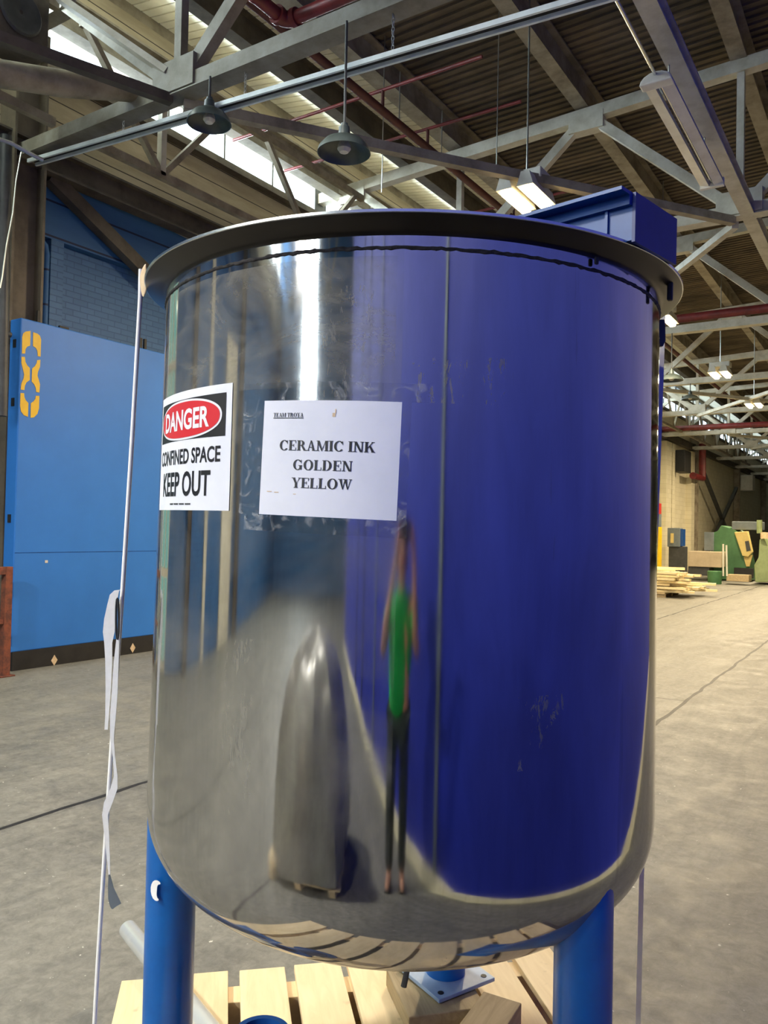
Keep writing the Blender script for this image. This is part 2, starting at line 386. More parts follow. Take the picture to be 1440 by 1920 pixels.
# clerestory windows: one per bay
BAY = 5.75; YT0 = 5.25
k = 1
for b in range(-4, 13):
    ya = YT0+BAY*b+0.12; yb = ya+BAY-0.24
    if ya < Y0 or yb > Y1: continue
    mb = MB(); z0, z1 = 7.08, (8.36 if b < 0 or b > 3 else 7.70)
    mb.bb((XW-0.12, ya-0.12, z0), (XW, ya+0.04, z1)).bb((XW-0.12, yb-0.04, z0), (XW, yb+0.12, z1))
    for j in range(1, 5):
        y = ya+(yb-ya)*j/5; mb.bb((XW-0.1, y-0.018, z0), (XW-0.04, y+0.018, z1))
    mb.bb((XW-0.09, ya, z0+0.62), (XW-0.05, yb, z0+0.64)).bb((XW-0.12, ya, z0), (XW-0.02, yb, z0+0.04)).bb((XW-0.12, ya, z1-0.04), (XW-0.02, yb, z1))
    fr = struct(mb.build('window_%d' % k, DGREY), 'clerestory window strip high on the left wall', 'window')
    MB().bb((XW-0.075, ya, z0+0.03), (XW-0.068, yb, z1-0.03)).build('window_pane', GLASS, fr)
    k += 1
mb = MB()
for x in (-5.0, -4.4, -3.8, -3.2): mb.bb((x-0.05, Y0-0.2, 2.9), (x+0.05, Y0-0.1, 7.9))
for z in (2.95, 4.15, 5.4, 6.65, 7.85): mb.bb((-5, Y0-0.19, z-0.04), (-3.2, Y0-0.11, z+0.04))
fr = struct(mb.build('window_%d' % k, DGREY), 'tall gridded window in the back wall', 'window')
MB().bb((-5, Y0-0.155, 2.9), (-3.2, Y0-0.145, 7.9)).build('window_pane', GLASS, fr)
struct(MB().bb((-9.0, YT0, 7.70), (XW, YT0+BAY*4, 8.34)).build('trim_20', BOARDT), 'tan boards over the clerestory strip', 'trim')
mb = MB(); mb.bb((-8.9, DA, 0), (-8.68, DA+0.10, DH)).bb((-8.9, DB-0.10, 0), (-8.68, DB, DH)).bb((-8.9, DA, DH-0.1), (-8.68, DB, DH))
for y in (DA+0.72, DA+1.40): mb.bb((-8.86, y-0.05, 0), (-8.72, y+0.05, DH))
for z in (0.06, 1.1, 2.3, 3.45): mb.bb((-8.86, DA, z-0.05), (-8.74, DB, z+0.05))
dr = struct(mb.build('door_2', CREAM), 'glazed green tinted doorway in the left wall beside the blue panel', 'door')
MB().bb((-8.81, DA, 0), (-8.80, DB, DH)).build('door_pane', GREENG, dr)
# blue partition close on the right of the camera
pa, pb = cw(-2.4, -4.4, 0), cw(0.75, -0.1, 0); pd = (pb-pa).normalized(); pn = Vector((pd.y, -pd.x, 0))
P0 = pa-pd*2.6; P1 = pb+pd*10.0
Rp = Matrix((pd, -pn, Vector((0, 0, 1)))).transposed(); Lp = (P1-P0).length
o = struct(MB().box((P0+P1)/2+pn*0.1+Vector((0, 0, 3.97)), (Lp, 0.2, 7.9), Rp).build('wall_right', PARTB), 'violet blue painted partition along the right side', 'wall')
mb = MB(); mb.box((P0+P1)/2-pn*0.02+Vector((0, 0, 0.05)), (Lp, 0.06, 0.10), Rp)
struct(mb.build('baseboard_right', CREAM), 'pale curb at the foot of the blue partition', 'baseboard')
for i, s in enumerate((0.02, 3.0, 4.0, 5.2, 7.6)):
    q = P0+pd*s-pn*0.012
    struct(MB().box(q+Vector((0, 0, 3.95)), (0.05, 0.02, 7.7), Rp).build('trim_%d' % (3+i), BEIGE if i == 0 else MGREY if i > 2 else DGREY), 'joint strip on the blue partition', 'trim')
# floor joints
jl = MB()
for x in (-3.95, -1.76, 1.2):
    y = -4.0; L = []; 
    while y < 40:
        L.append((x+random.uniform(-0.012, 0.012), y)); y += 0.18
    jl.strip([(a-0.012-random.uniform(0, .010), b, 0.001) for a, b in L], [(a+0.012+random.uniform(0, .010), b, 0.001) for a, b in L])
for y, xa, xb in ((8.15, -6, -1.76),):
    L = [(xa+(xb-xa)*t/30, y+random.uniform(-0.012, 0.012)) for t in range(31)]
    jl.strip([(a, b-0.007, 0.001) for a, b in L], [(a, b+0.007, 0.001) for a, b in L])
struct(jl.build('floor_joint', BLACK), 'thin dark joint lines in the concrete floor', 'floor joint')

# ================================================================== roof steel
def purlin(x, z, w, h, mm, lab, y0=Y0+0.1, y1=Y1-0.1):
    tag(MB().ibeam((x, y0, z+h/2), (x, y1, z+h/2), w, h, 0.025).build('roof_purlin', mm), lab, 'roof beam')
purlin(-7.22, 7.86, 0.2, 0.40, BEAMD, 'dark purlin under the white deck, nearest the clerestory windows')
purlin(-5.95, 7.62, 0.24, 0.42, BEAMT, 'purlin on the line where white deck meets rusty deck')
purlin(-3.88, 7.68, 0.2, 0.42, BEAMT, 'tan purlin crossing the rusty deck left of the white twin strip light')
purlin(-1.8, 7.74, 0.2, 0.42, BEAMT, 'tan purlin crossing the rusty deck above the white twin strip light')
purlin(0.25, 7.8, 0.2, 0.4, BEAMT, 'purlin at the right edge above the blue partition')
tag(MB().ibeam((-8.16, 5.35, 7.48), (-8.16, Y1-.1, 7.48), 0.20, 0.40, 0.03).build('eaves_girder', BEAMT), 'deep tan girder running along the upper edge of the clerestory windows', 'girder')
tag(MB().ibeam((-8.42, Y0+.1, 5.83), (-8.42, Y1-.1, 5.83), 0.2, 0.3, 0.025).build('wall_girt', BEAMD), 'dark brown girt along the top of the blue wall', 'girder')
tag(MB().ibeam((-1.68, 5.25, 5.78), (-1.68, Y1-.2, 5.78), 0.16, 0.16, 0.02).build('bottom_tie', TRUSSW), 'long pale tie beam beside the white twin strip light', 'roof beam')
ORD = ['nearest', 'second', 'third', 'fourth', 'fifth', 'sixth', 'seventh', 'eighth', 'ninth', 'tenth', 'eleventh', 'twelfth', 'thirteenth']
def truss(y, lab, xr, white=True, fine=True):
    mm = TRUSSW if white else TRUSSDIM; zb = 5.78  # second choice is the white paint with shade mixed in
    def zt(x): return 7.36+0.045*(x+8.6)
    r = empty('roof_truss', lab, 'roof truss', (-8.6, y, zb), group='roof trusses across the hall')
    part(MB().beam((-8.6, y-0.07, zb), (xr, y-0.07, zb), 0.012, 0.16).beam((-8.6, y+0.07, zb), (xr, y+0.07, zb), 0.012, 0.16)
         .beam((-8.6, y, zb-0.075), (xr, y, zb-0.075), 0.2, 0.012), 'bottom_chord', mm, r)
    part(MB().beam((-8.6, y, zt(-8.6)), (xr, y, zt(xr)), 0.16, 0.17), 'top_chord', mm, r)
    xb = [-9.9+4.06*k for k in range(8)]; xt = [x+2.03 for x in xb]
    def clip(p, q):
        p, q = Vector(p), Vector(q)
        if p.x < -8.55: p = p+(q-p)*((-8.55-p.x)/(q.x-p.x))
        if q.x > xr: q = p+(q-p)*((xr-p.x)/(q.x-p.x))
        return p, q
    for a, b in zip(xb, xt):
        for p, q in (((a, y, zb), (b, y, zt(b))), ((b, y, zt(b)), (a+4.06, y, zb))):
            if q[0] < -8.5 or p[0] > xr-0.05: continue
            p, q = clip(p, q)
            part(MB().beam(p, q, 0.11, 0.13), 'diagonal', mm, r)
    for a in xb:
        if -8.5 < a < xr:
            part(MB().beam((a, y, zb), (a, y, zt(a)), 0.09, 0.09), 'vertical', mm, r)
            part(MB().box((a, y, zb+0.1), (0.55, 0.2, 0.3)), 'gusset_plate', mm, r)
    for a in xt:
        if -8.5 < a < xr: part(MB().box((a, y, zt(a)-0.12), (0.5, 0.18, 0.24)), 'gusset_plate', mm, r)
    return r
for b in range(-3, 13):
    y = YT0+BAY*b
    if y > Y1-1 or y < Y0+1: continue
    wallx = P0.x+(y-P0.y)*(pd.x/pd.y)-0.15
    xr = wallx if y < P1.y else XE-0.1
    if b < 0: lab = 'truss behind the camera, %s one back' % ['first', 'second', 'third'][-b-1]
    elif b == 0: lab = 'nearest roof truss, paint toned as if shaded, crossing above the tank rim'
    else: lab = '%s roof truss from the front, seen past the tank' % ORD[b]
    truss(y, lab, xr, b > 0)
# braces in the roof plane between trusses
def brace(name, a, b, w, h, mm, lab, cat='brace'):
    return tag(MB().beam(a, b, w, h).build(name, mm), lab, cat)
brace('roof_brace', (-5.84, 5.3, 5.66), (-1.85, 10.95, 5.66), 0.1, 0.1, BEAMT, 'long diagonal brace passing in front of the dark pendant lamp')
brace('roof_brace', (-5.9, 5.2, 5.68), (-7.0, 2.1, 5.68), 0.09, 0.09, BEAMD, 'dark diagonal brace crossing in front of the bright upper left window')
brace('roof_strut', (-5.95, 5.2, 5.95), tuple(at(105, -8, 0, -7.0)), 0.14, 0.06, TRUSSW, 'pale angle strut running up to the top left corner')
for b in range(1, 9):
    y = YT0+BAY*b
    brace('roof_brace', (-5.84, y+BAY, 5.66), (-1.85, y+0.1, 5.66) if b % 2 else (-1.85, y+2*BAY-0.1, 5.66), 0.09, 0.09, TRUSSW, 'pale flat brace starting at the %s truss beyond the tank' % ORD[b])
# truss along the left wall under the girder
def wall_truss(y, lab):
    X = -7.6; zb, zt_ = 5.86, 7.12
    r = empty('wall_truss', lab, 'wall truss', (X, y, zb), group='light trusses along the left wall')
    part(MB().beam((X, y+0.15, zb), (X, y+BAY-0.15, zb), 0.08, 0.09), 'bottom_chord', BEAMT, r)
    part(MB().beam((X, y+0.15, zt_), (X, y+BAY-0.15, zt_), 0.08, 0.09), 'top_chord', BEAMT, r)
    ym = y+1.32
    part(MB().beam((X, ym, zb), (X, ym, zt_), 0.08, 0.08), 'post', TRUSSW, r)
    for q in (y+0.2, y+2.4): part(MB().beam((X, q, zt_), (X, ym, zb), 0.07, 0.07), 'diagonal', BEAMT, r)
    for q in (y+3.2, y+5.4): part(MB().beam((X, q, zt_), (X, y+4.3, zb), 0.07, 0.07), 'diagonal', BEAMT, r)
for b in range(-1, 8):
    wall_truss(YT0+BAY*b, 'light lattice truss on the left wall, %s' % ('behind the camera side column' if b < 0 else 'directly above the tall blue panel' if b == 0 else 'in the %s bay past the blue panel' % ORD[b-1]))
# columns on the left wall
def column(y, lab, mm=COLM):
    tag(MB().ibeam((-8.42, y, 0.0), (-8.42, y, 7.2), 0.30, 0.40, 0.03, (0, 1, 0)).build('steel_column', mm), lab, 'column')
column(5.28, 'brown steel column rising behind the left edge of the blue panel')
for j, y in enumerate((-0.5, -6.25)): column(y, 'brown steel column on the left wall, %s behind the camera' % ('first', 'second')[j])
for j, y in enumerate((40.3, 52.0, 63.0)): column(y, ['grey brown column standing behind the pinkish cabinet', 'column with the white tank box on it', 'farthest column on the cream wall'][j], BEAMT)
tag(MB().beam(at(92, 330, 0, -8.5), at(292, 530, 0, -8.5), 0.14, 0.17).build('wall_brace', BEAMD), 'brown diagonal brace crossing the blue wall above the panel', 'brace')
# far cross bracing
xb = empty('cross_brace', 'dark X shaped cross bracing on the far cream wall', 'brace', (-8.1, 46, 0))
part(MB().beam(at(1320, 888, 0, -8.1), at(1398, 1085, 0, -8.1), 0.16, 0.16), 'rod', DGREY, xb)
part(MB().beam(at(1381, 915, 0, -8.1), at(1306, 1080, 0, -8.1), 0.16, 0.16), 'rod', DGREY, xb)
# pilasters on the far wall
for j, (px, wd) in enumerate(((1247, 0.9), (1256, 0.5), (1293, 0.7))):
    y = at(px, 950, 0, -8.5).y
    tag(MB().bb((-8.598, y-wd/2, 0), (-8.35, y+wd/2, 5.6)).build('pilaster', CREAM), 'cream wall pilaster, %s' % ('right beside the red and yellow post', 'above the grey electrical cabinet', 'left of the grey brown column')[j], 'pilaster')

# ================================================================== pipes and conduits
e = at(536, 47, 1, 5.6); ez = e.z+0.03
rp = empty('red_pipe', 'thick red pipe with elbow lying above the nearest truss', 'pipe', (e.x, e.y, ez))
part(MB().tube([(e.x+0.1, e.y, ez), (0.6, e.y, ez)], 0.06, 16), 'pipe_run', REDP, rp, smooth=True)
part(MB().tube([(e.x, e.y-0.1, ez), (e.x, -1.5, ez)], 0.06, 16), 'pipe_run', REDP, rp, smooth=True)
arc = [(e.x+0.1-0.1*math.sin(t), e.y-0.1+0.1*math.cos(t), ez) for t in [PI/2*i/8 for i in range(9)]]
part(MB().tube(arc, 0.072, 16), 'elbow', REDP, rp, smooth=True)
part(MB().tube([(e.x+0.09, e.y, ez), (e.x+0.14, e.y, ez)], 0.086, 16), 'coupling', REDP, rp, smooth=True)
part(MB().tube([(e.x, e.y-0.09, ez), (e.x, e.y-0.14, ez)], 0.086, 16), 'coupling', REDP, rp, smooth=True)
part(MB().tube([(e.x, e.y-0.42, ez), (e.x, e.y-0.46, ez)], 0.066, 16), 'coupling', REDP, rp, smooth=True)
sp = empty('sprinkler_pipe', 'dark red pipe running lengthwise under the white deck', 'pipe', (-5.6, 6, 6.95))
part(MB().tube([(-5.6, Y0+.3, 6.95), (-5.6, 60, 6.95)], 0.055, 12), 'pipe_run', REDD, sp, smooth=True)
for y in (8.4, 9.55, 12.5):
    part(MB().tube([(-5.6, y, 6.95), (-5.6, y, 7.22)], 0.022, 8), 'riser', REDD, sp, smooth=True)
    part(MB().tube([(-8.2, y, 7.22), (-4.2, y, 7.22)], 0.022, 8), 'branch', REDP, sp, smooth=True)
    part(MB().tube([(-5.6, y+0.4, 6.95), (-5.6, y+0.4, 7.66)], 0.008, 6), 'hanger_rod', GALV, sp)
tag(MB().tube([(-8.4, 16.65, 5.98), (XE-0.2, 16.65, 5.98)], 0.085, 14).build('red_pipe', REDP, smooth=True), 'straight red pipe on the third truss, right of the tank rim', 'pipe')
tag(MB().tube([(-8.4, 33.9, 6.0), (XE-0.2, 33.9, 6.0)], 0.11, 12).build('red_pipe', REDP, smooth=True), 'distant red pipe above the green machine', 'pipe')
vp = at(1317, 870, 0, -8.0)
tag(MB().tube([(-8.0, vp.y, 6.0), (-8.0, vp.y, 4.35), (-8.0, vp.y-2.0, 4.35)], 0.16, 10).build('red_pipe', REDP, smooth=True), 'red drain pipe bent around the grey brown column', 'pipe')
# strut channel hung on chains
sc = empty('strut_channel', 'bright twin rail hung on chains across the view', 'channel', (-4.9, 5.25, 5.45))
a, b = at(60, 305, 1, 5.25), at(1125, -6, 1, 5.25)
b = a+(b-a)*1.25
part(MB().beam(a+Vector((0, -0.05, 0)), b+Vector((0, -0.05, 0)), 0.022, 0.04), 'rail', RAILP, sc)
part(MB().beam(a+Vector((0, 0.05, 0.0)), b+Vector((0, 0.05, 0.0)), 0.022, 0.04), 'rail', RAILP, sc)
part(MB().beam(a+Vector((0, 0, 0.02)), b+Vector((0, 0, 0.014)), 0.08, 0.01), 'web', BLACK, sc)
def chain(px, py0, py1, lab):
    p, q = at(px, py0, 1, 5.25), at(px, py1, 1, 5.25); mb = MB(); n = max(3, int((p.z-q.z)/0.035)); z = p.z
    for i in range(n):
        c = Vector((p.x, 5.25, p.z-(i+0.5)*(p.z-q.z)/n)); h = (p.z-q.z)/n*0.62
        ring = [c+Vector(((0.011*math.cos(t) if i % 2 else 0), (0 if i % 2 else 0.011*math.cos(t)), h*math.sin(t))) for t in [2*PI*k/10 for k in range(11)]]
        mb.tube(ring, 0.0035, 6, False)
    tag(mb.build('hanger_chain', GALV), lab, 'chain')
chain(738, 8, 92, 'hanger chain holding the twin rail above the tank middle')
chain(232, 214, 250, 'short hanger chain holding the twin rail at upper left')
chain(461, 118, 184, 'hanger chain holding the twin rail beside the red elbow')
# wires
for px, z0, dd, lab in ((932, 5.9, 8.6, 'thin wire hanging in front of the rusty deck'), (718, 6.0, 8.6, 'thin rod hanging in front of the white deck')):
    p = at(px, 250, 1, dd)
    tag(MB().tube([(p.x, p.y, roofz(p.x)+0.02), (p.x, p.y, z0)], 0.006, 6).build('hanger_wire', GALV), lab, 'wire')
# wall conduits
pts = [at(x, y, 0, -8.55) for x, y in ((97, 307), (140, 327), (160, 345), (170, 363), (187, 372), (245, 398), (300, 420), (345, 443), (420, 480))]
cdt = tag(MB().tube(pts, 0.014, 8).build('conduit', GALV, smooth=True), 'thin pale conduit running along the upper blue wall', 'conduit')
pts = [at(x, y, 0, -8.62) for x, y in ((60, 445), (76, 450), (85, 460), (88, 478), (86, 520), (83, 640))]
tag(MB().tube(pts, 0.035, 10).build('bent_pipe', BOARDB, smooth=True), 'blue painted bent pipe beside the brown column', 'pipe')
tag(MB().bb((-8.75, at(95, 500, 0, -8.6).y, 0), (-8.6, at(119, 500, 0, -8.6).y, 5.02)).build('wall_pier', BRICKB), 'narrow blue brick pier between column and recessed wall', 'pier')
du = at(-40, 132, 0, -6.9); dv = at(262, 172, 0, -6.4)
tag(MB().tube([du, (du+dv)/2+Vector((0, 0, -0.02)), dv], [0.12, 0.12, 0.10], 16).build('insulated_pipe', BEAMT, smooth=True), 'fat dusty insulated pipe at the upper left edge', 'pipe')
pts = [at(x, y, 0, -8.0) for x, y in ((12, 255), (10, 330), (8, 420), (5, 600), (2, 780))]
tag(MB().tube(pts, 0.06, 12).build('downpipe', DGREY, smooth=True), 'dark vertical pipe at the far left edge', 'pipe')
pts = [at(x, y, 0, -7.9) for x, y in ((40, 285), (30, 340), (24, 400), (12, 460), (4, 520), (0, 540))]
tag(MB().tube(pts, 0.008, 6).build('cable', GALV), 'thin grey cable drooping past the brown column', 'cable')
pts = [at(x, y, 0, -7.7) for x, y in ((-10, 258), (20, 268), (45, 282), (60, 290), (80, 300))]
tag(MB().tube(pts, 0.022, 8).build('conduit', GALV, smooth=True), 'pale conduit ending on the column at the twin rail', 'conduit')
# wall fan box upper left
fb = at(16, 36, 0, -7.35)
fr = empty('fan_heater', 'dark square fan heater in the upper left corner', 'heater', fb)
part(MB().box(fb, (0.4, 0.62, 0.62)), 'housing', BEAMD, fr, bevel=0.02)
Ry = Matrix.Rotation(PI/2, 3, 'Y')
part(MB().lathe([(0.02, 0.21), (0.09, 0.225), (0.16, 0.22), (0.2, 0.23), (0.22, 0.21)], 24, fb, False, Ry), 'grille', DGREY, fr, smooth=True)

# ================================================================== lamps
def pendant(px, py, dia, lab, Y=5.13):
    c = at(px, py, 1, Y); zt_ = 5.7
    r = empty('pendant_lamp', lab, 'lamp', c)
    R_ = dia/2
    prof = [(0.03, 0.2), (0.045, 0.19), (0.05, 0.12), (0.09, 0.105), (R_*0.75, 0.07), (R_*0.95, 0.02), (R_, -0.02), (R_*0.97, -0.02), (R_*0.9, 0.02), (R_*0.7, 0.055), (0.08, 0.085), (0.0, 0.088)]
    part(MB().lathe(prof, 40, c), 'lamp_shade', SHADE, r, smooth=True)
    part(MB().lathe([(0, -0.02), (0.035, -0.012), (0.055, 0.015), (0.05, 0.05), (0.03, 0.09)], 20, c), 'bulb', WHITE, r, smooth=True)
    part(MB().tube([c+Vector((0, 0, 0.19)), (c.x, c.y, zt_)], 0.011, 8), 'stem', DGREY, r)
    part(MB().tube([c+Vector((0, 0, 0.15)), c+Vector((0, 0, 0.22))], 0.03, 12), 'socket', SHADE, r, smooth=True)
pendant(645, 283, 0.43, 'dark enamel pendant lamp on a rod above the tank middle')
pendant(392, 228, 0.40, 'dark pendant lamp in front of the bright clerestory strip')
pendant(1259, 712, 0.46, 'distant dark pendant lamp closest to the tank side, below the straight red pipe', 16.63)
pendant(1294, 748, 0.46, 'distant dark pendant lamp left of the wide glowing lamp', 22.38)
def high_bay(y, lab, x=-3.72, z=5.52, power=LAMP_POWER, tint=(1.0, 0.80, 0.52)):
    r = empty('high_bay_lamp', lab, 'lamp', (x, y, z), group='glowing twin lamps in a row')
    part(MB().box((x, y, z+0.22), (0.46, 0.3, 0.12)), 'ballast_box', WHITE, r, bevel=0.01)
    part(MB().tube([(x, y, z+0.28), (x, y, 8.1)], 0.012, 8), 'stem', GALV, r)
    for s in (-1, 1):
        cx = x+s*0.128
        part(MB().prism([(cx-0.10, y-0.36, z+0.0), (cx+0.10, y-0.36, z+0.0), (cx+0.05, y-0.36, z+0.16), (cx-0.05, y-0.36, z+0.16)], (0, 0.72, 0)), 'reflector', WHITE, r)
        part(MB().box((cx, y, z-0.025), (0.11, 0.64, 0.06)), 'lamp_glass', LAMPG, r, bevel=0.02)
    l = bpy.data.lights.new('lamp_light', 'AREA'); l.shape = 'RECTANGLE'; l.size = 0.36; l.size_y = 0.64; l.energy = power; l.color = tint
    lo = bpy.data.objects.new('lamp_light', l); COL.objects.link(lo); lo.location = (0, 0, -0.07); lo.parent = r
for j, y in enumerate((-8.4, -2.65)): high_bay(y, 'glowing twin lamp added behind the camera for fill, %s one back' % ('second', 'first')[j], power=400, tint=(1.0, 0.96, 0.88))  # unseen pair added as fill light
high_bay(2.95, 'glowing twin lamp overhead between camera and nearest truss', power=130, tint=(1.0, 0.95, 0.86))
for j, y in enumerate((8.66, 14.9, 20.5, 25.7, 31.4, 37.2)):
    high_bay(y, ('glowing twin lamp just above the tank rim by the bridge beam', 'glowing lamp half hidden by the right side of the tank', 'glowing twin lamp below the straight red pipe', 'wide glowing lamp at the right edge of the photo', 'fifth glowing lamp of the row, far down the hall', 'sixth glowing lamp of the row, farthest down the hall')[j])
# unlit strip fixture
fx = empty('strip_light', 'unlit white twin reflector strip light under the rusty deck', 'lamp', (-1.68, 7.8, 5.45))
ya, yb, z = 6.68, 8.97, 5.36; fxx = -1.73
for s_ in (-1, 1):
    cx = fxx+s_*0.072
    part(MB().prism([(cx-0.045, ya, z-0.02+(0.02 if s_ < 0 else 0)), (cx+0.045, ya, z-0.02+(0.02 if s_ > 0 else 0)), (cx+0.035, ya, z+0.05), (cx-0.035, ya, z+0.05)], (0, yb-ya, 0)), 'reflector', WHITE, fx)
part(MB().tube([(fxx, ya-2.6, z+0.06), (fxx, yb, z+0.02)], 0.014, 10), 'tube', ALU, fx, smooth=True)
mb = MB(); prof = []
for t in range(9):
    q = PI*t/8; prof.append((fxx-0.135*math.cos(q), ya-0.05, z-0.03+0.10*math.sin(q)))
part(mb.prism(prof, (0, 0.12, 0)), 'end_cap', WHITE, fx, bevel=0.015)
part(MB().box((fxx, yb, z+0.01), (0.24, 0.05, 0.09)), 'end_plate', WHITE, fx)
for y in (ya+0.4, yb-0.4): part(MB().tube([(fxx, y, z+0.03), (fxx, y, 5.699)], 0.008, 6), 'hanger_rod', GALV, fx)

# ================================================================== blue panel on the left
XP = -8.05
c0 = at(27, 592, 0, XP); c1 = at(13, 1229, 0, XP); yE = 10.4; zt_ = c0.z; yS = 5.08
pn_ = empty('barrier_panel', 'tall blue steel panel with yellow stencilled numeral standing at the left wall', 'panel', (XP, yS, 0))
part(MB().bb((XP-0.2, yS, 0.2), (XP, yE, zt_)), 'sheet', PANEL, pn_, bevel=0.012)
part(MB().bb((XP-0.19, yS+0.01, 0.0), (XP+0.012, yE, 0.205)), 'base_strip', BLACK, pn_)
part(MB().bb((XP-0.001, yS+0.01, 1.27), (XP+0.0012, yE, 1.279)), 'seam', BLUED, pn_)
st = MB()
ST = [[(243,1145),(205,1150),(185,1165),(177,1195),(175,1325),(200,1325),(203,1290),(217,1270),(240,1262)],
      [(263,1155),(300,1168),(318,1185),(327,1215),(322,1350),(300,1345),(297,1305),(285,1280),(262,1266)],
      [(172,1350),(198,1352),(202,1390),(217,1420),(237,1440),(237,1535),(210,1555),(198,1580),(194,1615),(165,1612),(170,1565),(188,1520),(192,1490),(180,1440),(170,1400)],
      [(295,1378),(321,1375),(318,1430),(302,1470),(298,1500),(310,1540),(318,1570),(313,1635),(287,1630),(285,1600),(272,1570),(252,1548),(255,1445),(278,1425),(292,1400)],
      [(163,1638),(192,1640),(194,1670),(204,1695),(226,1718),(222,1828),(190,1815),(167,1785),(160,1740)],
      [(285,1660),(313,1662),(310,1760),(297,1805),(270,1832),(243,1835),(245,1720),(266,1705),(281,1685)]]
for poly in ST:
    st.prism([at(x/4.235, 350+y/4.235, 0, XP+0.004) for x, y in poly], (-0.003, 0, 0))
part(st, 'stencil_numeral', YELL, pn_)
for py in (646, 755, 972):
    p = at(18 if py < 700 else (15 if py < 900 else 6), py, 1, yS)
    part(MB().box((XP-0.1, yS-0.004, p.z), (0.05, 0.012, 0.09)), 'bolt_hole', BLACK, pn_)
for px in (72, 265, 273, 120):
    p = at(px, 590, 0, XP-0.1)
    part(MB().box((XP-0.1, p.y, zt_+(0.07 if px != 120 else 0.02)), (0.03, 0.035 if px != 120 else 0.12, 0.16 if px != 120 else 0.05)), 'top_pin', BLACK, pn_)
for px, py in ((102, 1238), (249, 1215)):
    p = at(px, py, 0, XP+0.016); part(MB().prism([(XP+0.016, p.y-0.04, p.z), (XP+0.016, p.y, p.z-0.06), (XP+0.016, p.y+0.04, p.z), (XP+0.016, p.y, p.z+0.06)], (-0.006, 0, 0)), 'paint_mark', TAPEW, pn_)
p = at(87, 1053, 0, XP+0.003); part(MB().box(p, (0.004, 0.035, 0.03)), 'paint_chip', WHITE, pn_)
p = at(20, 628, 0, -8.15)
tag(MB().tube([p, p+Vector((0, -1.2, 0.02))], 0.03, 10).build('support_pipe', DGREY, smooth=True), 'grey pipe stub meeting the left edge of the blue panel', 'pipe')
# rusty frame at left edge
rx, ry = -7.84, 4.88
rf = empty('rusty_frame', 'rusty orange steel frame cut by the left edge of the photo', 'frame', (rx, ry, 0))
def rbox(a, b, nm): part(MB().bb(a, b), nm, RUST, rf, bevel=0.004)
rbox((rx-0.04, ry-0.04, 0.0), (rx+0.04, ry+0.04, 1.14), 'post')
rbox((rx-0.04, ry-1.1, 1.06), (rx+0.04, ry-0.04, 1.14), 'rail'); rbox((rx-0.03, ry-1.1, 0.55), (rx+0.03, ry-0.04, 0.6), 'rail')
rbox((rx-0.04, ry-1.18, 0.0), (rx+0.04, ry-1.1, 1.14), 'post')
rbox((rx-0.07, ry-0.08, 0.0), (rx+0.07, ry+0.08, 0.015), 'foot_plate')

# ================================================================== tank
TILT = math.radians(1.0); X0, D0, ZB = 0.0512, 2.119, 0.1402
tb = cw(X0, D0+math.tan(TILT)*(EYE-ZB), ZB)
tank = empty('mixing_tank', 'big polished stainless steel mixing tank on three blue legs', 'tank', tb, (TILT, math.radians(0.25), YAW))
TM = Matrix.Translation(tb) @ tank.rotation_euler.to_matrix().to_4x4(); TI = TM.inverted()
def loc(x, y, z): return Vector(TI @ cw(x, y, z))          # floor frame -> tank frame
RB, RT = 0.640, 0.625
Z0, DEP, NE = 0.805, 0.312, 2.45
prof = []
for i in range(41):
    t = PI/2*(40-i)/40
    prof.append((RB*max(math.cos(t), 0)**(2/NE), Z0-DEP*math.sin(t)**(2/NE)))
prof[0] = (0.0005, Z0-DEP)
prof += [(RB+(RT-RB)*(z-Z0)/(1.995-Z0), z) for z in (0.9, 1.05, 1.2, 1.4, 1.6, 1.8, 1.995)]
outer = list(prof)+[(RT, 2.026)]
inner = [(0.612, 2.026), (0.612, 1.2), (0.612, 0.85), (0.5, 0.62), (0.3, 0.55), (0.0005, 0.53)]
MB().lathe(outer+inner, 160).build('shell', STEEL, tank, smooth=True)
rim = [(RT-0.012, 2.024), (RT+0.002, 2.024), (RT+0.012, 2.029), (0.664, 2.043), (0.675, 2.047), (0.676, 2.053), (0.66, 2.056), (0.62, 2.052), (0.608, 2.045)]
MB().lathe(rim, 160, close=True).build('rim_flange', RIMM, tank, smooth=True)
MB().lathe([(0.6745, 2.0475), (0.6772, 2.0485), (0.6772, 2.0535), (0.6745, 2.0545)], 160, close=True).build('rim_highlight', ALU, tank, smooth=True)  # thin bright ring added as the highlight along the rim
# weld bead: lumpy ring
mb = MB(); n = 420; vs = []; fs = []
for i in range(n):
    a = 2*PI*i/n; h = 0.0052+random.uniform(-0.0013, 0.0014); r_ = RT+0.0022+random.uniform(-0.0008, 0.0010); zc = 2.0+random.uniform(-0.0012, 0.0012)
    for dr, dz in ((-0.003, -h), (r_-RT, -h*0.5), (r_-RT+0.001, 0), (r_-RT, h*0.5), (-0.003, h)):
        vs.append(((RT+dr)*math.sin(a), -(RT+dr)*math.cos(a), zc+dz))
for i in range(n):
    j = (i+1) % n
    for k in range(4): fs.append((i*5+k, j*5+k, j*5+k+1, i*5+k+1))
mb.add(vs, fs).build('weld_bead', WELD, tank)
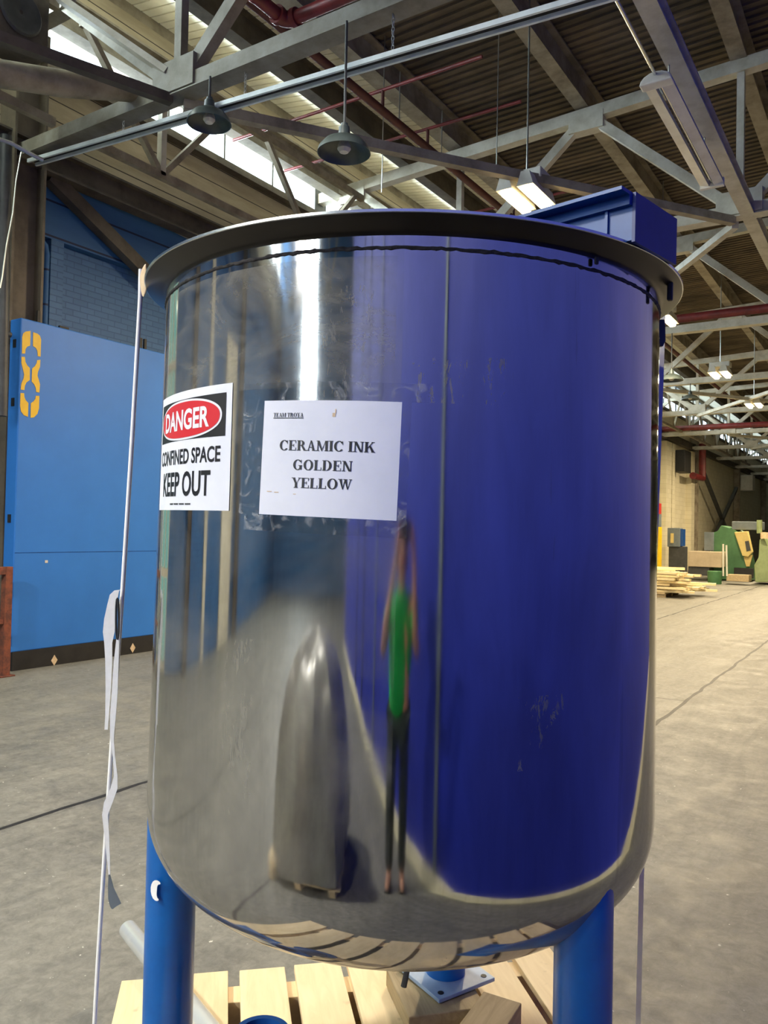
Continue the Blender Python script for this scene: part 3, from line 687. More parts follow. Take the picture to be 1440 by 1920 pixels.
# legs
LEGS = ((-0.521, 2.05, 0.062, 'left front'), (0.438, 1.705, 0.061, 'right front'), (0.223, 2.56, 0.062, 'back'))
for x, y, r_, w in LEGS:
    b = loc(x, y, 0.14 if w != 'back' else 0.20); d = loc(x, y, 1.3)-b; d.normalize()
    top = {'left front': 0.86, 'right front': 0.80, 'back': 0.75}[w]
    b0 = b+d*0.012
    t = b0+d*((top-b0.z)/d.z)
    if w == 'right front':
        lg = MB().tube([b0, t], r_, 32).build('leg', BLUE, tank, smooth=True)
    else:
        lg = MB().tube([b0, t], r_, 32).build('leg', BLUE, tank, smooth=True)
    Rz = Matrix.Rotation(-math.atan2(b.x, -b.y)+0.2, 3, 'Z')
    fp = MB().box(b+d*0.006, (0.22, 0.22, 0.012), Rz).build('foot_plate', PALEB if w == 'back' else BLUE, lg, bevel=0.002)
    fp.matrix_parent_inverse = Matrix()
    for sx in (-1, 1):
        for sy in (-1, 1):
            hb = MB().lathe([(0.0, 0.0135), (0.009, 0.0135), (0.009, 0.012)], 14, b+Rz @ Vector((sx*0.085, sy*0.085, 0))).build('bolt_hole', BLACK, lg)
# chipped paint letter-like mark on the left leg
lb = loc(-0.521, 2.05, 0.14); az0 = math.radians(14)
def on_leg(u, z): 
    a = az0+u/0.062; return (lb.x+0.0626*math.sin(a), lb.y-0.0626*math.cos(a), z)
pm = MB(); Lc = []; Rc = []
for i in range(13):
    q = math.radians(70+i*17); w_ = 0.0105*math.sin(PI*i/12)+0.002
    Lc.append(on_leg(-0.03+(0.012+w_)*math.cos(q), 0.565+(0.020+w_)*math.sin(q))); Rc.append(on_leg(-0.03+(0.012-w_*0.6)*math.cos(q), 0.565+(0.020-w_*0.6)*math.sin(q)))
pm.strip(Lc, Rc).build('paint_chip', CORD, tank)
# bridge beam over the rim
def cx_(x, y, z): return Vector((x-X0, y-D0, z))
C = cx_(0.438, 1.545, 0); w1 = Vector((-0.72, 0.69, 0)).normalized(); w2 = Vector((w1.y, -w1.x, 0))
zb_, zt2 = 2.054, 2.148; LN, OV, WD, th = 1.20, 0.045, 0.235, 0.007
br = MB()
def slab(o_, du_, dv_, z0, z1):
    p = [o_, o_+du_, o_+du_+dv_, o_+dv_]; br.prism([(q.x, q.y, z0) for q in p], (0, 0, z1-z0))
slab(C, w1*LN, w2*WD, zt2-th, zt2)
slab(C+w2*OV, w1*LN, w2*(WD-OV), zb_, zb_+th)
slab(C+w2*OV, w1*LN, w2*th, zb_+th, zt2-th)
slab(C+w2*(WD-th), w1*LN, w2*th, zb_+th, zt2-th)
slab(C+w2*(OV-0.012), w1*LN, w2*0.012, zt2-0.026, zt2-th)
bo = br.build('bridge_beam', BLUED, tank)
br = MB(); slab(C+w2*OV-w1*th, w1*th, w2*(WD-OV), zb_-0.004, zt2); br.build('end_plate', NAVY, bo)
br = MB(); slab(C+w1*0.05+w2*(OV-0.006), w1*0.006, w2*0.006, zb_+th, zt2-0.026); br.build('stiffener', BLUED, bo)
# clamp lug on rim right and dripped sealant under rim
for a_, z_, sz in ((math.radians(62), 2.02, (0.014, 0.012, 0.05)), (math.radians(34), 2.017, (0.01, 0.006, 0.016))):
    p = Vector((0.655*math.sin(a_), -0.655*math.cos(a_), z_+0.006)) if sz[2] > 0.03 else Vector((0.633*math.sin(a_), -0.633*math.cos(a_), z_))
    MB().box(p, sz, Matrix.Rotation(a_, 3, 'Z')).build('sealant_drip', BLACK, tank, bevel=0.003)
# drain valve
vb = Vector((0.02, -0.12, 0.0))
dvp = MB().lathe([(0.0, 0.515), (0.05, 0.515), (0.05, 0.47), (0.03, 0.47), (0.03, 0.40), (0.042, 0.40), (0.042, 0.36), (0.0, 0.36)], 24, (0, 0, 0)).build('drain_valve', RIMM, tank, smooth=True)
MB().tube([(0.0, -0.03, 0.42), (0.0, -0.10, 0.42), (0.03, -0.12, 0.38), (0.02, -0.125, 0.33)], 0.008, 8).build('valve_handle', DGREY, dvp, smooth=True)

# ---------- signs on the shell
def on_tank(phi0, z0, rot, off, taper=True):
    c, s = math.cos(rot), math.sin(rot)
    def f(u, v):
        uu, vv = u*c-v*s, u*s+v*c; z = z0+vv; R_ = RB+(RT-RB)*(z-Z0)/(1.995-Z0)+off; a = phi0+uu/0.629
        return Vector((R_*math.sin(a), -R_*math.cos(a), z))
    return f
def place_on_tank(o): o.matrix_world = TM; return o
def grid(f, u0_, u1_, v0_, v1_, n=24, m_=2):
    mb = MB(); vs = []; fs = []
    for j in range(m_+1):
        for i in range(n+1): vs.append(f(u0_+(u1_-u0_)*i/n, v0_+(v1_-v0_)*j/m_))
    for j in range(m_):
        for i in range(n): fs.append((j*(n+1)+i, j*(n+1)+i+1, (j+1)*(n+1)+i+1, (j+1)*(n+1)+i))
    return mb.add(vs, fs)
def ellipse(f, cx, cy, a, b, n=48, rings=8, p=2.3):
    mb = MB(); vs = []; fs = []
    for i in range(n+1):
        x = -math.cos(PI*i/n); h = (max(0, 1-abs(x)**p))**(1/p)
        vs.append(f(cx+a*x, cy-b*h)); vs.append(f(cx+a*x, cy+b*h))
    for i in range(n): fs.append((2*i, 2*i+2, 2*i+3, 2*i+1))
    return mb.add(vs, fs)
def text_polys(s, bold=0.0):
    cu = bpy.data.curves.new('t', 'FONT'); cu.body = s; cu.offset = bold; cu.resolution_u = 4
    o = bpy.data.objects.new('t', cu); COL.objects.link(o)
    dg = bpy.context.evaluated_depsgraph_get(); me = bpy.data.meshes.new_from_object(o.evaluated_get(dg))
    vs = [tuple(v.co) for v in me.vertices]; fs = [tuple(p.vertices) for p in me.polygons]
    bpy.data.objects.remove(o); bpy.data.curves.remove(cu); bpy.data.meshes.remove(me)
    return vs, fs
def fit_text(f, s, x0, x1, y0, y1, bold):
    vs, fs = text_polys(s, bold)
    ax, bx = min(v[0] for v in vs), max(v[0] for v in vs); ay, by = min(v[1] for v in vs), max(v[1] for v in vs)
    return MB().add([f(x0+(v[0]-ax)/(bx-ax)*(x1-x0), y0+(v[1]-ay)/(by-ay)*(y1-y0)) for v in vs], fs)
ds = empty('danger_sign', 'white danger sign with red oval and black lettering taped round the tank', 'sign', tb, tank.rotation_euler)
PR = math.radians(-35.7); SW, SH = 0.352, 0.258; zs0 = 1.500
def fs_(off): return on_tank(PR, zs0, math.radians(0.3), off)
f = fs_(0.0012); grid(f, -SW, 0, 0, SH, 40).build('sheet', PAPER, ds)
f = fs_(0.0018); grid(f, -SW+0.014, -0.017, SH*0.588, SH*0.93, 40).build('header_block', INK, ds)
f = fs_(0.0024); ellipse(f, -SW/2-0.002, SH*0.757, 0.150, 0.043).build('oval_border', PAPER, ds)
f = fs_(0.0030); ellipse(f, -SW/2-0.002, SH*0.757, 0.144, 0.0385).build('oval', REDI, ds)
f = fs_(0.0036); fit_text(f, 'DANGER', -SW/2-0.116, -SW/2+0.108, SH*0.757-0.0225, SH*0.757+0.0225, 0.03).build('lettering', PAPER, ds)
f = fs_(0.0018); fit_text(f, 'CONFINED SPACE', -SW+0.02, -0.030, SH*0.385, SH*0.515, 0.022).build('lettering', INK, ds)
fit_text(f, 'KEEP OUT', -SW+0.05, -0.060, SH*0.115, SH*0.325, 0.024).build('lettering', INK, ds)
mb = MB()
for i in range(26):
    if i % 7 == 5: continue
    u = -0.24+i*0.0042; q = grid(f, u, u+0.003, SH*0.045, SH*0.045+0.0035, 1, 1); mb.add(q.v, q.f)
mb.build('fine_print', DGREY, ds)

# serif capitals
def ring(a0, a1, cx, cy, rx, ry, wv, wh, n=22):
    L, R = [], []
    for i in range(n+1):
        t = math.radians(a0+(a1-a0)*i/n); L.append((cx+rx*math.cos(t), cy+ry*math.sin(t))); R.append((cx+(rx-wv)*math.cos(t), cy+(ry-wh)*math.sin(t)))
    return [[L[i], L[i+1], R[i+1], R[i]] for i in range(n)]
def rect(x0, y0, x1, y1): return [[(x0, y0), (x1, y0), (x1, y1), (x0, y1)]]
def dia(xb, xt, w, y0=0, y1=1): return [[(xb, y0), (xb+w, y0), (xt+w, y1), (xt, y1)]]
TH, TN, SF = 0.205, 0.085, 0.065
def ser(xc, y, w=0.36): return rect(xc-w/2, y, xc+w/2, y+SF)
def st_(x): return rect(x, 0, x+TH, 1)+ser(x+TH/2, 0)+ser(x+TH/2, 1-SF)
GL = {
 'I': (0.42, st_(0.115)),
 'E': (0.78, st_(0.1)+rect(0.1, 0.94, 0.7, 1)+rect(0.1, 0, 0.72, 0.06)+rect(0.2, 0.475, 0.52, 0.54)+rect(0.65, 0.72, 0.7, 1)+rect(0.67, 0, 0.72, 0.28)+rect(0.47, 0.36, 0.52, 0.65)),
 'L': (0.74, st_(0.1)+rect(0.1, 0, 0.68, 0.06)+rect(0.63, 0, 0.68, 0.3)),
 'T': (0.78, rect(0.29, 0, 0.29+TH, 1)+ser(0.385, 0)+rect(0.04, 0.94, 0.73, 1)+rect(0.04, 0.7, 0.09, 1)+rect(0.68, 0.7, 0.73, 1)),
 'N': (0.92, rect(0.14, 0, 0.14+TN, 1)+rect(0.72, 0, 0.72+TN, 1)+[[(0.1, 1), (0.3, 1), (0.785, 0.0), (0.6, 0.0)]]+ser(0.17, 0, 0.3)+ser(0.75, 1-SF, 0.3)+ser(0.16, 1-SF, 0.26)),
 'M': (1.1, rect(0.13, 0, 0.13+TN, 1)+rect(0.82, 0, 0.82+TH, 1)+[[(0.1, 1), (0.3, 1), (0.57, 0.12), (0.48, 0)]]+[[(0.48, 0), (0.54, 0), (0.88, 1), (0.82, 1)]]+ser(0.16, 0, 0.28)+ser(0.92, 0, 0.32)+ser(0.17, 1-SF, 0.26)+ser(0.93, 1-SF, 0.3)),
 'A': (0.86, [[(0.13, 0), (0.2, 0), (0.46, 1), (0.38, 1)], [(0.57, 0), (0.78, 0), (0.48, 1), (0.38, 1)]]+rect(0.24, 0.3, 0.62, 0.36)+ser(0.16, 0, 0.28)+ser(0.69, 0, 0.34)),
 'W': (1.16, [[(0.08, 1), (0.28, 1), (0.42, 0), (0.36, 0)], [(0.36, 0), (0.42, 0), (0.6, 0.85), (0.55, 1)], [(0.5, 1), (0.7, 1), (0.84, 0), (0.78, 0)], [(0.78, 0), (0.84, 0), (1.07, 1), (1.01, 1)]]+ser(0.17, 1-SF, 0.34)+ser(0.6, 1-SF, 0.34)+ser(1.03, 1-SF, 0.24)),
 'Y': (0.86, rect(0.33, 0, 0.33+TH, 0.48)+ser(0.425, 0)+[[(0.08, 1), (0.29, 1), (0.52, 0.44), (0.33, 0.44)], [(0.46, 0.44), (0.52, 0.48), (0.77, 1), (0.7, 1)]]+ser(0.18, 1-SF, 0.34)+ser(0.73, 1-SF, 0.26)),
 'K': (0.92, st_(0.1)+[[(0.27, 0.40), (0.33, 0.36), (0.76, 1), (0.67, 1)], [(0.4, 0.56), (0.55, 0.64), (0.88, 0), (0.66, 0)]]+ser(0.73, 1-SF, 0.26)+ser(0.76, 0, 0.32)),
 'R': (0.88, st_(0.1)+ring(-90, 90, 0.4, 0.74, 0.29, 0.26, TH, 0.06)+rect(0.25, 0.94, 0.42, 1)+rect(0.25, 0.48, 0.42, 0.54)+[[(0.4, 0.5), (0.56, 0.52), (0.86, 0), (0.64, 0)]]+ser(0.77, 0, 0.26)),
 'D': (0.92, st_(0.1)+ring(-90, 90, 0.4, 0.5, 0.43, 0.5, TH+0.01, 0.06)+rect(0.25, 0.94, 0.42, 1)+rect(0.25, 0, 0.42, 0.06)),
 'O': (0.96, ring(0, 360, 0.48, 0.5, 0.43, 0.52, 0.205, 0.075, 40)),
 'C': (0.88, ring(38, 322, 0.48, 0.5, 0.43, 0.52, 0.205, 0.075, 36)+rect(0.75, 0.66, 0.80, 1.0)),
 'G': (0.96, ring(38, 318, 0.48, 0.5, 0.43, 0.52, 0.205, 0.075, 36)+rect(0.76, 0.66, 0.81, 1.0)+rect(0.64, 0.04, 0.64+TH, 0.44)+ser(0.72, 0.4, 0.34)),
 ' ': (0.34, [])}
def serif_text(f, s, x0, x1, y0, h, mb=None):
    mb = mb or MB(); tot = sum(GL[c][0] for c in s); k = (x1-x0)/tot; x = x0
    for ch in s:
        w_, ps = GL[ch]
        for p in ps: mb.add([f(x+a*k, y0+b*h) for a, b in p], [tuple(range(len(p)))])
        x += w_*k
    return mb
pn2 = empty('paper_notice', 'white paper notice with black serif lettering on the tank front', 'notice', tb, tank.rotation_euler)
PW, PH = 0.279, 0.2215; PL = math.radians(-28.5)
def fp_(off): return on_tank(PL, 1.495, math.radians(-1.3), off)
f = fp_(0.0014); grid(f, 0, PW, 0, PH, 30).build('sheet', PAPER, pn2)
f = fp_(0.0021)
serif_text(f, 'CERAMIC INK', PW*0.142, PW*0.835, PH*0.565, PH*0.088).build('lettering', INK, pn2)
serif_text(f, 'GOLDEN', PW*0.255, PW*0.688, PH*0.398, PH*0.088).build('lettering', INK, pn2)
serif_text(f, 'YELLOW', PW*0.252, PW*0.69, PH*0.243, PH*0.088).build('lettering', INK, pn2)
mb = serif_text(f, 'TEAM TROYA', PW*0.082, PW*0.318, PH*0.855, PH*0.036)
q = grid(f, PW*0.082, PW*0.318, PH*0.843, PH*0.849, 4, 1); mb.add(q.v, q.f); mb.build('lettering', INK, pn2)
mb = MB()
for u, v, a_, b_ in ((0.53, 0.86, 0.012, 0.018), (0.548, 0.89, 0.004, 0.02), (0.06, 0.20, 0.022, 0.004), (0.12, 0.195, 0.02, 0.004), (0.27, 0.185, 0.012, 0.003)):
    q = grid(f, PW*u, PW*u+a_*0.5, PH*v, PH*v+b_*0.4, 2, 1); mb.add(q.v, q.f)
mb.build('stain', TAPEW, pn2)
f = fp_(0.0030)
mb = MB()
for a_ in ((-0.055, PW+0.05, PH+0.001, PH+0.036), (-0.035, PW+0.02, -0.032, -0.001), (-0.05, -0.001, -0.001, PH+0.001), (PW+0.001, PW+0.018, -0.001, PH+0.001)):
    q = grid(f, *a_, 24, 4)
    q.v = [tuple(Vector(p)*(1+random.uniform(0, 0.0016))) if False else p for p in q.v]; mb.add(q.v, q.f)
mb.build('clear_tape', TAPE, pn2)

# ================================================================== cords at the tank
def ribbon(pts, widths, th=0.0016, side=None):
    """flat strap through points with a width at each"""
    sd = side or rt; mb = MB(); n = len(pts); vs = []; fs = []
    for p, w_ in zip(pts, widths):
        p = Vector(p)
        for a, b in ((-1, -1), (1, -1), (1, 1), (-1, 1)): vs.append(p+sd*(w_/2*a)+fw*(th/2*b))
    for i in range(n-1):
        for k in range(4): fs.append((i*4+k, i*4+(k+1) % 4, i*4+4+(k+1) % 4, i*4+4+k))
    fs += [(3, 2, 1, 0), tuple((n-1)*4+k for k in range(4))]
    return mb.add(vs, fs)
DC = 2.03
cr = empty('lashing_cord', 'white cord tied to the left side of the tank rim and hanging down', 'cord', deep(265, 520, DC))
pc = [deep(264, 505, DC), deep(263, 560, DC), deep(248, 820, DC), deep(230, 1105, DC), deep(214, 1330, DC), deep(199, 1560, DC), deep(184, 1800, DC), deep(177, 1925, DC)]
pc.append(pc[-1]+(pc[-1]-pc[-2]).normalized()*0.17)
part(MB().tube(pc, 0.0056, 10), 'cord', CORD, cr, smooth=True)
# tape wrap folded over the rim edge
tp = [[deep(x, y, DC-0.02+dz) for x, y, dz in row] for row in (
    [(272, 492, 0.0), (262, 508, 0.0), (260, 525, 0.0), (263, 545, 0.0), (265, 556, 0.0)],
    [(273, 494, -0.012), (268, 510, -0.016), (269, 530, -0.02), (270, 548, -0.014), (268, 557, -0.01)],
    [(274, 503, -0.01), (277, 515, -0.02), (278, 533, -0.022), (274, 548, -0.014), (270, 556, -0.01)])]
mb = MB(); vs = [p for row in tp for p in row]; fs = []
for i in range(2):
    for k in range(4): fs.append((i*5+k, i*5+k+1, i*5+6+k, i*5+5+k))
tw = part(mb.add(vs, fs), 'tape_wrap', TAPEW, cr)
so = tw.modifiers.new('solid', 'SOLIDIFY'); so.thickness = 0.004; sb = tw.modifiers.new('sub', 'SUBSURF'); sb.levels = 2; sb.render_levels = 2
sr = empty('white_strap', 'loose white woven strap hung by a buckle on the left cord', 'strap', deep(223, 1110, DC-0.02))
def rp_(seq, d): return [deep(x, y, d) for x, y, w_ in seq], [w_*d/F for x, y, w_ in seq]
s1 = [(226, 1106, 5), (219, 1107, 9), (214, 1115, 16), (210, 1135, 18), (206, 1160, 21), (204, 1185, 22), (203, 1205, 15), (204, 1240, 13), (203, 1290, 10), (201, 1340, 7), (199, 1368, 6)]
p_, w_ = rp_(s1, DC-0.014); part(ribbon(p_, w_), 'strap_tail', CORD, sr)
s2 = [(221, 1195, 5), (218, 1240, 9), (215, 1300, 11), (212, 1340, 11), (210, 1385, 7), (214, 1420, 4), (217, 1455, 7), (214, 1478, 13), (203, 1505, 16), (197, 1528, 11), (200, 1565, 9), (203, 1605, 6), (205, 1640, 3)]
p_, w_ = rp_(s2, DC-0.018); part(ribbon(p_, w_), 'strap_tail', CORD, sr)
s3 = [(205, 1640, 3), (208, 1665, 11), (213, 1685, 20), (216, 1694, 22), (212, 1700, 10), (211, 1704, 3)]
p_, w_ = rp_(s3, DC-0.02); part(ribbon(p_, w_), 'frayed_end', MGREY, sr)
bk = []
for t in range(21):
    q = 2*PI*t/20; bk.append(deep(220+2.6*math.cos(q), 1160+38*math.sin(q), DC-0.02))
part(MB().tube(bk, 0.0028, 6, False), 'buckle', DGREY, sr, smooth=True)
g2 = [deep(1241, 605, 2.08), deep(1240, 640, 2.08)]
part_ = empty('grey_strap', 'thin grey strap hanging down behind the right side of the tank', 'strap', deep(1240, 600, 2.3))
p_, w_ = rp_([(1244, 560, 9), (1240, 700, 9), (1222, 1200, 9), (1203, 1640, 9), (1196, 1925, 10), (1193, 2050, 10)], 2.42)
part(ribbon(p_, w_), 'strap_web', STRAPG, part_)
p_, w_ = rp_([(1240, 600, 8), (1240, 612, 12), (1241, 640, 11), (1239, 650, 5)], 2.06)
part(ribbon(p_, w_, 0.012), 'buckle', DGREY, part_)

# ================================================================== pallet, tube, blocks
pz = 0.14; pang = YAW+math.radians(11.0)
pu = Vector((math.cos(pang), math.sin(pang), 0)); pv = Vector((-math.sin(pang), math.cos(pang), 0))
pcorner = cw(-0.812, 2.605, 0)              # far left corner
pal = empty('wooden_pallet', 'pale pine pallet under the tank', 'pallet', pcorner)
pal.rotation_euler = (0, 0, pang)
PWd, PDp = 1.45, 1.45
random.seed(3)
xs = [0.0, 0.185, 0.372, 0.552, 0.728, 0.936, 1.12, 1.30]; ws = [0.148, 0.150, 0.148, 0.154, 0.176, 0.15, 0.15, 0.15]
for x, w_ in zip(xs, ws):
    o_ = random.uniform(-0.012, 0.012)
    MB().bb((x, -PDp+o_, 0.118), (x+w_, o_, 0.1395)).build('deck_board', PINE, pal, bevel=0.002)
for y in (-0.10, -PDp/2, -PDp+0.1):
    MB().bb((0, y-0.045, 0.022), (PWd, y+0.045, 0.118)).build('stringer', PINE, pal, bevel=0.002)
for x in (0, 0.66, 1.31): MB().bb((x, -PDp, 0.0), (x+0.14, 0, 0.022)).build('bottom_board', PINE, pal)
def block(x, y, z, d, ang, lab):
    p = cw(x, y, z)
    tag(MB().box((0, 0, 0), d).build('wood_block', BLOCKW, bevel=0.003), lab, 'wood block')
    o = bpy.data.objects[[q.name for q in COL.objects][-1]]
    o.location = p; o.rotation_euler = (0, 0, YAW+ang); return o
block(0.185, 2.50, 0.168, (0.24, 0.26, 0.052), 0.25, 'grey wood block under the back leg foot plate')
block(0.205, 2.20, 0.175, (0.17, 0.11, 0.06), 0.02, 'wood block lying in front of the back leg')
block(0.335, 2.335, 0.178, (0.12, 0.20, 0.07), -0.5, 'wood block standing to the right of the back leg')
a = cw(-0.875, 2.86, 0.172); b = cw(-0.23, 1.98, 0.172)
tag(MB().tube([a, b], 0.031, 24).build('steel_tube', TUBEM, smooth=True), 'shiny steel tube lying across the pallet behind the left leg', 'tube')
bcx = cw(-0.262, 1.90, 0)
bl = empty('blue_flange', 'round blue pipe end standing at the bottom edge of the photo', 'flange', (bcx.x, bcx.y, pz))
part(MB().lathe([(0.0, 0.0), (0.09, 0.0), (0.09, 0.018), (0.055, 0.022), (0.055, 0.252), (0.068, 0.258), (0.072, 0.272), (0.066, 0.280), (0.052, 0.280), (0.048, 0.22), (0.0, 0.22)], 36, (bcx.x, bcx.y, pz)), 'pipe_stub', BLUED, bl, smooth=True)
# ================================================================== far machinery
def far(px, py, Y): return at(px, py, 1, Y)
def fbox(mb, x0, y0, x1, y1, Y, dep):
    a = far(x0, y1, Y); b = far(x1, y0, Y); mb.bb((a.x, Y, max(a.z, 0)), (b.x, Y+dep, b.z)); return mb
YM = 31.5
gm = empty('milling_machine', 'big green machine tool with a cream slanted door', 'machine', (far(1365, 1085, YM).x, YM, 0))
g0 = 0.15
def mp(px, py): p = far(px, py, YM); return (p.x, YM, max(p.z, 0.02))
part(MB().prism([mp(1330, 1088), mp(1410, 1088), mp(1404, 1060), mp(1388, 1000), mp(1376, 992), mp(1352, 985), mp(1345, 996), mp(1334, 1000)], (0, 1.6, 0)), 'body', GREEN, gm, bevel=0.02)
part(MB().prism([(p[0], YM-0.25, p[2]) for p in (mp(1379, 998), mp(1404, 996), mp(1413, 1035), mp(1405, 1044), mp(1394, 1042))], (0, 0.25, 0)), 'door', MYEL, gm, bevel=0.02)
part(MB().prism([(p[0], YM-0.27, p[2]) for p in (mp(1399, 1015), mp(1406, 1014), mp(1410, 1032), mp(1402, 1034))], (0, 0.02, 0)), 'door_window', DGREY, gm)
part(MB().prism([(p[0], YM-0.1, p[2]) for p in (mp(1395, 1044), mp(1412, 1040), mp(1406, 1062), mp(1400, 1062))], (0, 0.1, 0)), 'chute', MYEL, gm)
mb = MB(); fbox(mb, 1372, 978, 1425, 993, YM, 1.2); part(mb, 'top_cover', MGREY, gm, bevel=0.02)
mb = MB(); fbox(mb, 1320, 998, 1338, 1032, YM-0.1, 0.4); part(mb, 'control_box', MGREY, gm, bevel=0.01)
mb = MB(); fbox(mb, 1376, 1066, 1412, 1083, YM-0.2, 0.2); part(mb, 'toe_panel', BLACK, gm)
gp = empty('pale_machine', 'pale green lathe at the right edge of the photo', 'machine', (far(1430, 1090, 30).x, 30, 0))
def mq(px, py): p = far(px, py, 30); return (p.x, 30, max(p.z, 0.02))
part(MB().prism([mq(1416, 1092), mq(1470, 1092), mq(1470, 1025), mq(1440, 1025), mq(1432, 1008), mq(1424, 1012), mq(1422, 1045), mq(1414, 1060)], (0, 1.4, 0)), 'body', GREENL, gp, bevel=0.03)
part(MB().tube([mq(1424, 1000), mq(1424, 975)], 0.09, 10), 'lamp_post', GREENL, gp)
part(MB().tube([(mq(1436, 1015)[0], 29.9, mq(1436, 1010)[2]), (mq(1436, 1015)[0], 29.9, mq(1436, 998)[2])], 0.16, 12), 'motor', TAPEW, gp, smooth=True)
mb = MB(); fbox(mb, 1290, 1035, 1352, 1062, 30.5, 0.9); bc = part(mb, 'cabinet_body', BEIGE, empty('low_cabinet', 'low pinkish beige cabinet left of the green machine', 'cabinet', (far(1320, 1062, 30.5).x, 30.5, 0)), bevel=0.02)
mb = MB(); fbox(mb, 1290, 1064, 1330, 1078, 30.6, 0.8); part(mb, 'plinth', DGREY, bc.parent)
ec = empty('electrical_cabinet', 'grey blue electrical cabinet with yellow labels beside the bollard', 'cabinet', (far(1263, 1080, 32.5).x, 32.5, 0))
mb = MB(); fbox(mb, 1251, 990, 1275, 1025, 32.5, 0.5); part(mb, 'door', MGREY, ec, bevel=0.02)
mb = MB(); fbox(mb, 1257, 1000, 1263, 1018, 32.47, 0.03); part(mb, 'label_plate', MYEL, ec)
mb = MB(); fbox(mb, 1253, 1025, 1284, 1082, 32.6, 0.5); part(mb, 'pedestal', DGREY, ec, bevel=0.02)
mb = MB(); fbox(mb, 1275, 992, 1281, 1024, 32.6, 0.4); part(mb, 'side_panel', BLUED, ec)
dm = empty('green_drum', 'small green bin in front of the low cabinet', 'bin', (far(1340, 1085, 29).x, 29, 0))
part(MB().lathe([(0, 0), (0.22, 0), (0.24, 0.42), (0.22, 0.44), (0, 0.44)], 20, dm.location), 'bin_body', GREEN, dm, smooth=True)
part(MB().tube([far(1356, 1080, 29), far(1356, 1020, 29)], 0.03, 8), 'handle_bar', WHITE, dm)
part(MB().tube([far(1363, 1080, 29), far(1362, 1022, 29)], 0.03, 8), 'handle_bar', WHITE, dm)
YP = 30.0
bo_ = empty('bollard', 'yellow post with grey and red top beside the tank edge', 'bollard', (far(1231, 1078, YP).x, YP, 0))
for nm, y0_, y1_, mm in (('post', 988, 1090, YPOST), ('band', 964, 988, MGREY), ('cap', 944, 964, RPOST)):
    a, b = far(1231, y1_, YP), far(1231, y0_, YP); part(MB().tube([(a.x, YP, max(a.z, 0)), (a.x, YP, b.z)], 0.17, 16), nm, mm, bo_, smooth=True)
wb = at(1402, 906, 0, -7.9)
tag(MB().box((-7.9, wb.y, wb.z), (0.7, 0.9, 0.95)).build('wall_tank_box', WHITE, bevel=0.05), 'white box mounted high on the far column', 'box')
wk = at(1279, 866, 0, -8.2)
tag(MB().box((-8.2, wk.y, wk.z), (0.5, 1.2, 0.95)).build('louvre_box', BLACK, bevel=0.02), 'black box high on the cream wall above the cabinet', 'box')
mb = MB(); fbox(mb, 1362, 1079, 1404, 1089, 29.0, 0.6); tag(mb.build('crate', BLOCKW), 'flat wooden crate on the floor before the green machine', 'crate')
# lumber pile
lp = empty('pallet_stub', 'dark low pallet under the heap of pale boards', 'pallet', (-5.9, 22.0, 0))
part(MB().bb((-6.9, 21.3, 0.09), (-5.15, 22.9, 0.13)), 'deck', BLOCKW, lp)
for y in (21.4, 22.1, 22.8): part(MB().bb((-6.9, y-0.05, 0.0), (-5.15, y+0.05, 0.09)), 'runner', BLOCKW, lp)
random.seed(11)
first = None
for i in range(56):
    L = random.uniform(1.7, 2.5); w_ = random.uniform(0.13, 0.165)
    lay = i//7
    if first is None:
        first = MB().box((0, 0, 0), (1, 0.13, 0.06)).build('sawn_board', LUMB); o = first
    else:
        o = first.copy(); COL.objects.link(o)
    o.scale = (L, w_/0.13, 1)
    if i % 7 == 0: ly = random.uniform(-0.2, 0.26)
    yaw = ly+random.gauss(0.0, 0.016)
    o.location = (-5.55+random.uniform(-0.35, 0.35)-0.09*lay, 22.1+(i % 7-3)*(0.235-0.010*lay)+random.uniform(-0.02, 0.02), 0.165+lay*0.078+random.uniform(0, 0.008))
    o.rotation_euler = (random.uniform(-0.08, 0.08), random.uniform(-0.006, 0.008), yaw)
    tag(o, 'pale sawn board in the loose heap on the floor right of the tank', 'board', 'sawn boards heaped on the floor')

# ================================================================== seen only mirrored in the tank
tag(MB().bb((-8.72, -5.6, 0), (-8.55, -4.3, 4.2)).build('door_1', CREAM), 'cream door in the left wall behind the camera', 'door')
bpy.data.objects['door_1']['kind'] = 'structure'
tag(MB().bb((-8.715, -2.6, 0), (-8.6, -2.3, 5.0)).build('door_post', CREAM), 'cream door post on the left wall behind the camera', 'post')
wl = cw(-1.45, -0.25, 0)
wp = empty('wrapped_load', 'grey plastic sheeted heap on a pallet left behind the camera', 'pallet load', wl, (0, 0, 0.3))
random.seed(5); mb = MB(); vs = []; fs = []; n = 40; rows = ((0.14, 0.60), (0.3, 0.60), (0.5, 0.57), (0.7, 0.52), (0.88, 0.44), (1.0, 0.34), (1.08, 0.2), (1.12, 0.04))
ph_ = [random.uniform(0, 6.28) for _ in range(6)]
for z, r_ in rows:
    for k in range(n):
        q = 2*PI*k/n; sq = 1/max(abs(math.cos(q)), abs(math.sin(q)))**0.7
        w_ = r_*sq*(1+0.05*math.sin(5*q+ph_[0]+z*3)+0.035*math.sin(11*q+ph_[1]-z*5)+0.02*math.sin(17*q+ph_[2]))
        vs.append((w_*math.cos(q), w_*math.sin(q), z+0.03*math.sin(3*q+ph_[3])))
for i in range(len(rows)-1):
    for k in range(n): fs.append((i*n+k, i*n+(k+1) % n, (i+1)*n+(k+1) % n, (i+1)*n+k))
fs.append(tuple((len(rows)-1)*n+k for k in range(n))); mb.add(vs, fs)
SHEET = paint('grey_plastic_sheet', (168, 168, 160), (140, 140, 134), 0.3, 4)
mb.build('plastic_sheet', SHEET, wp, smooth=True)
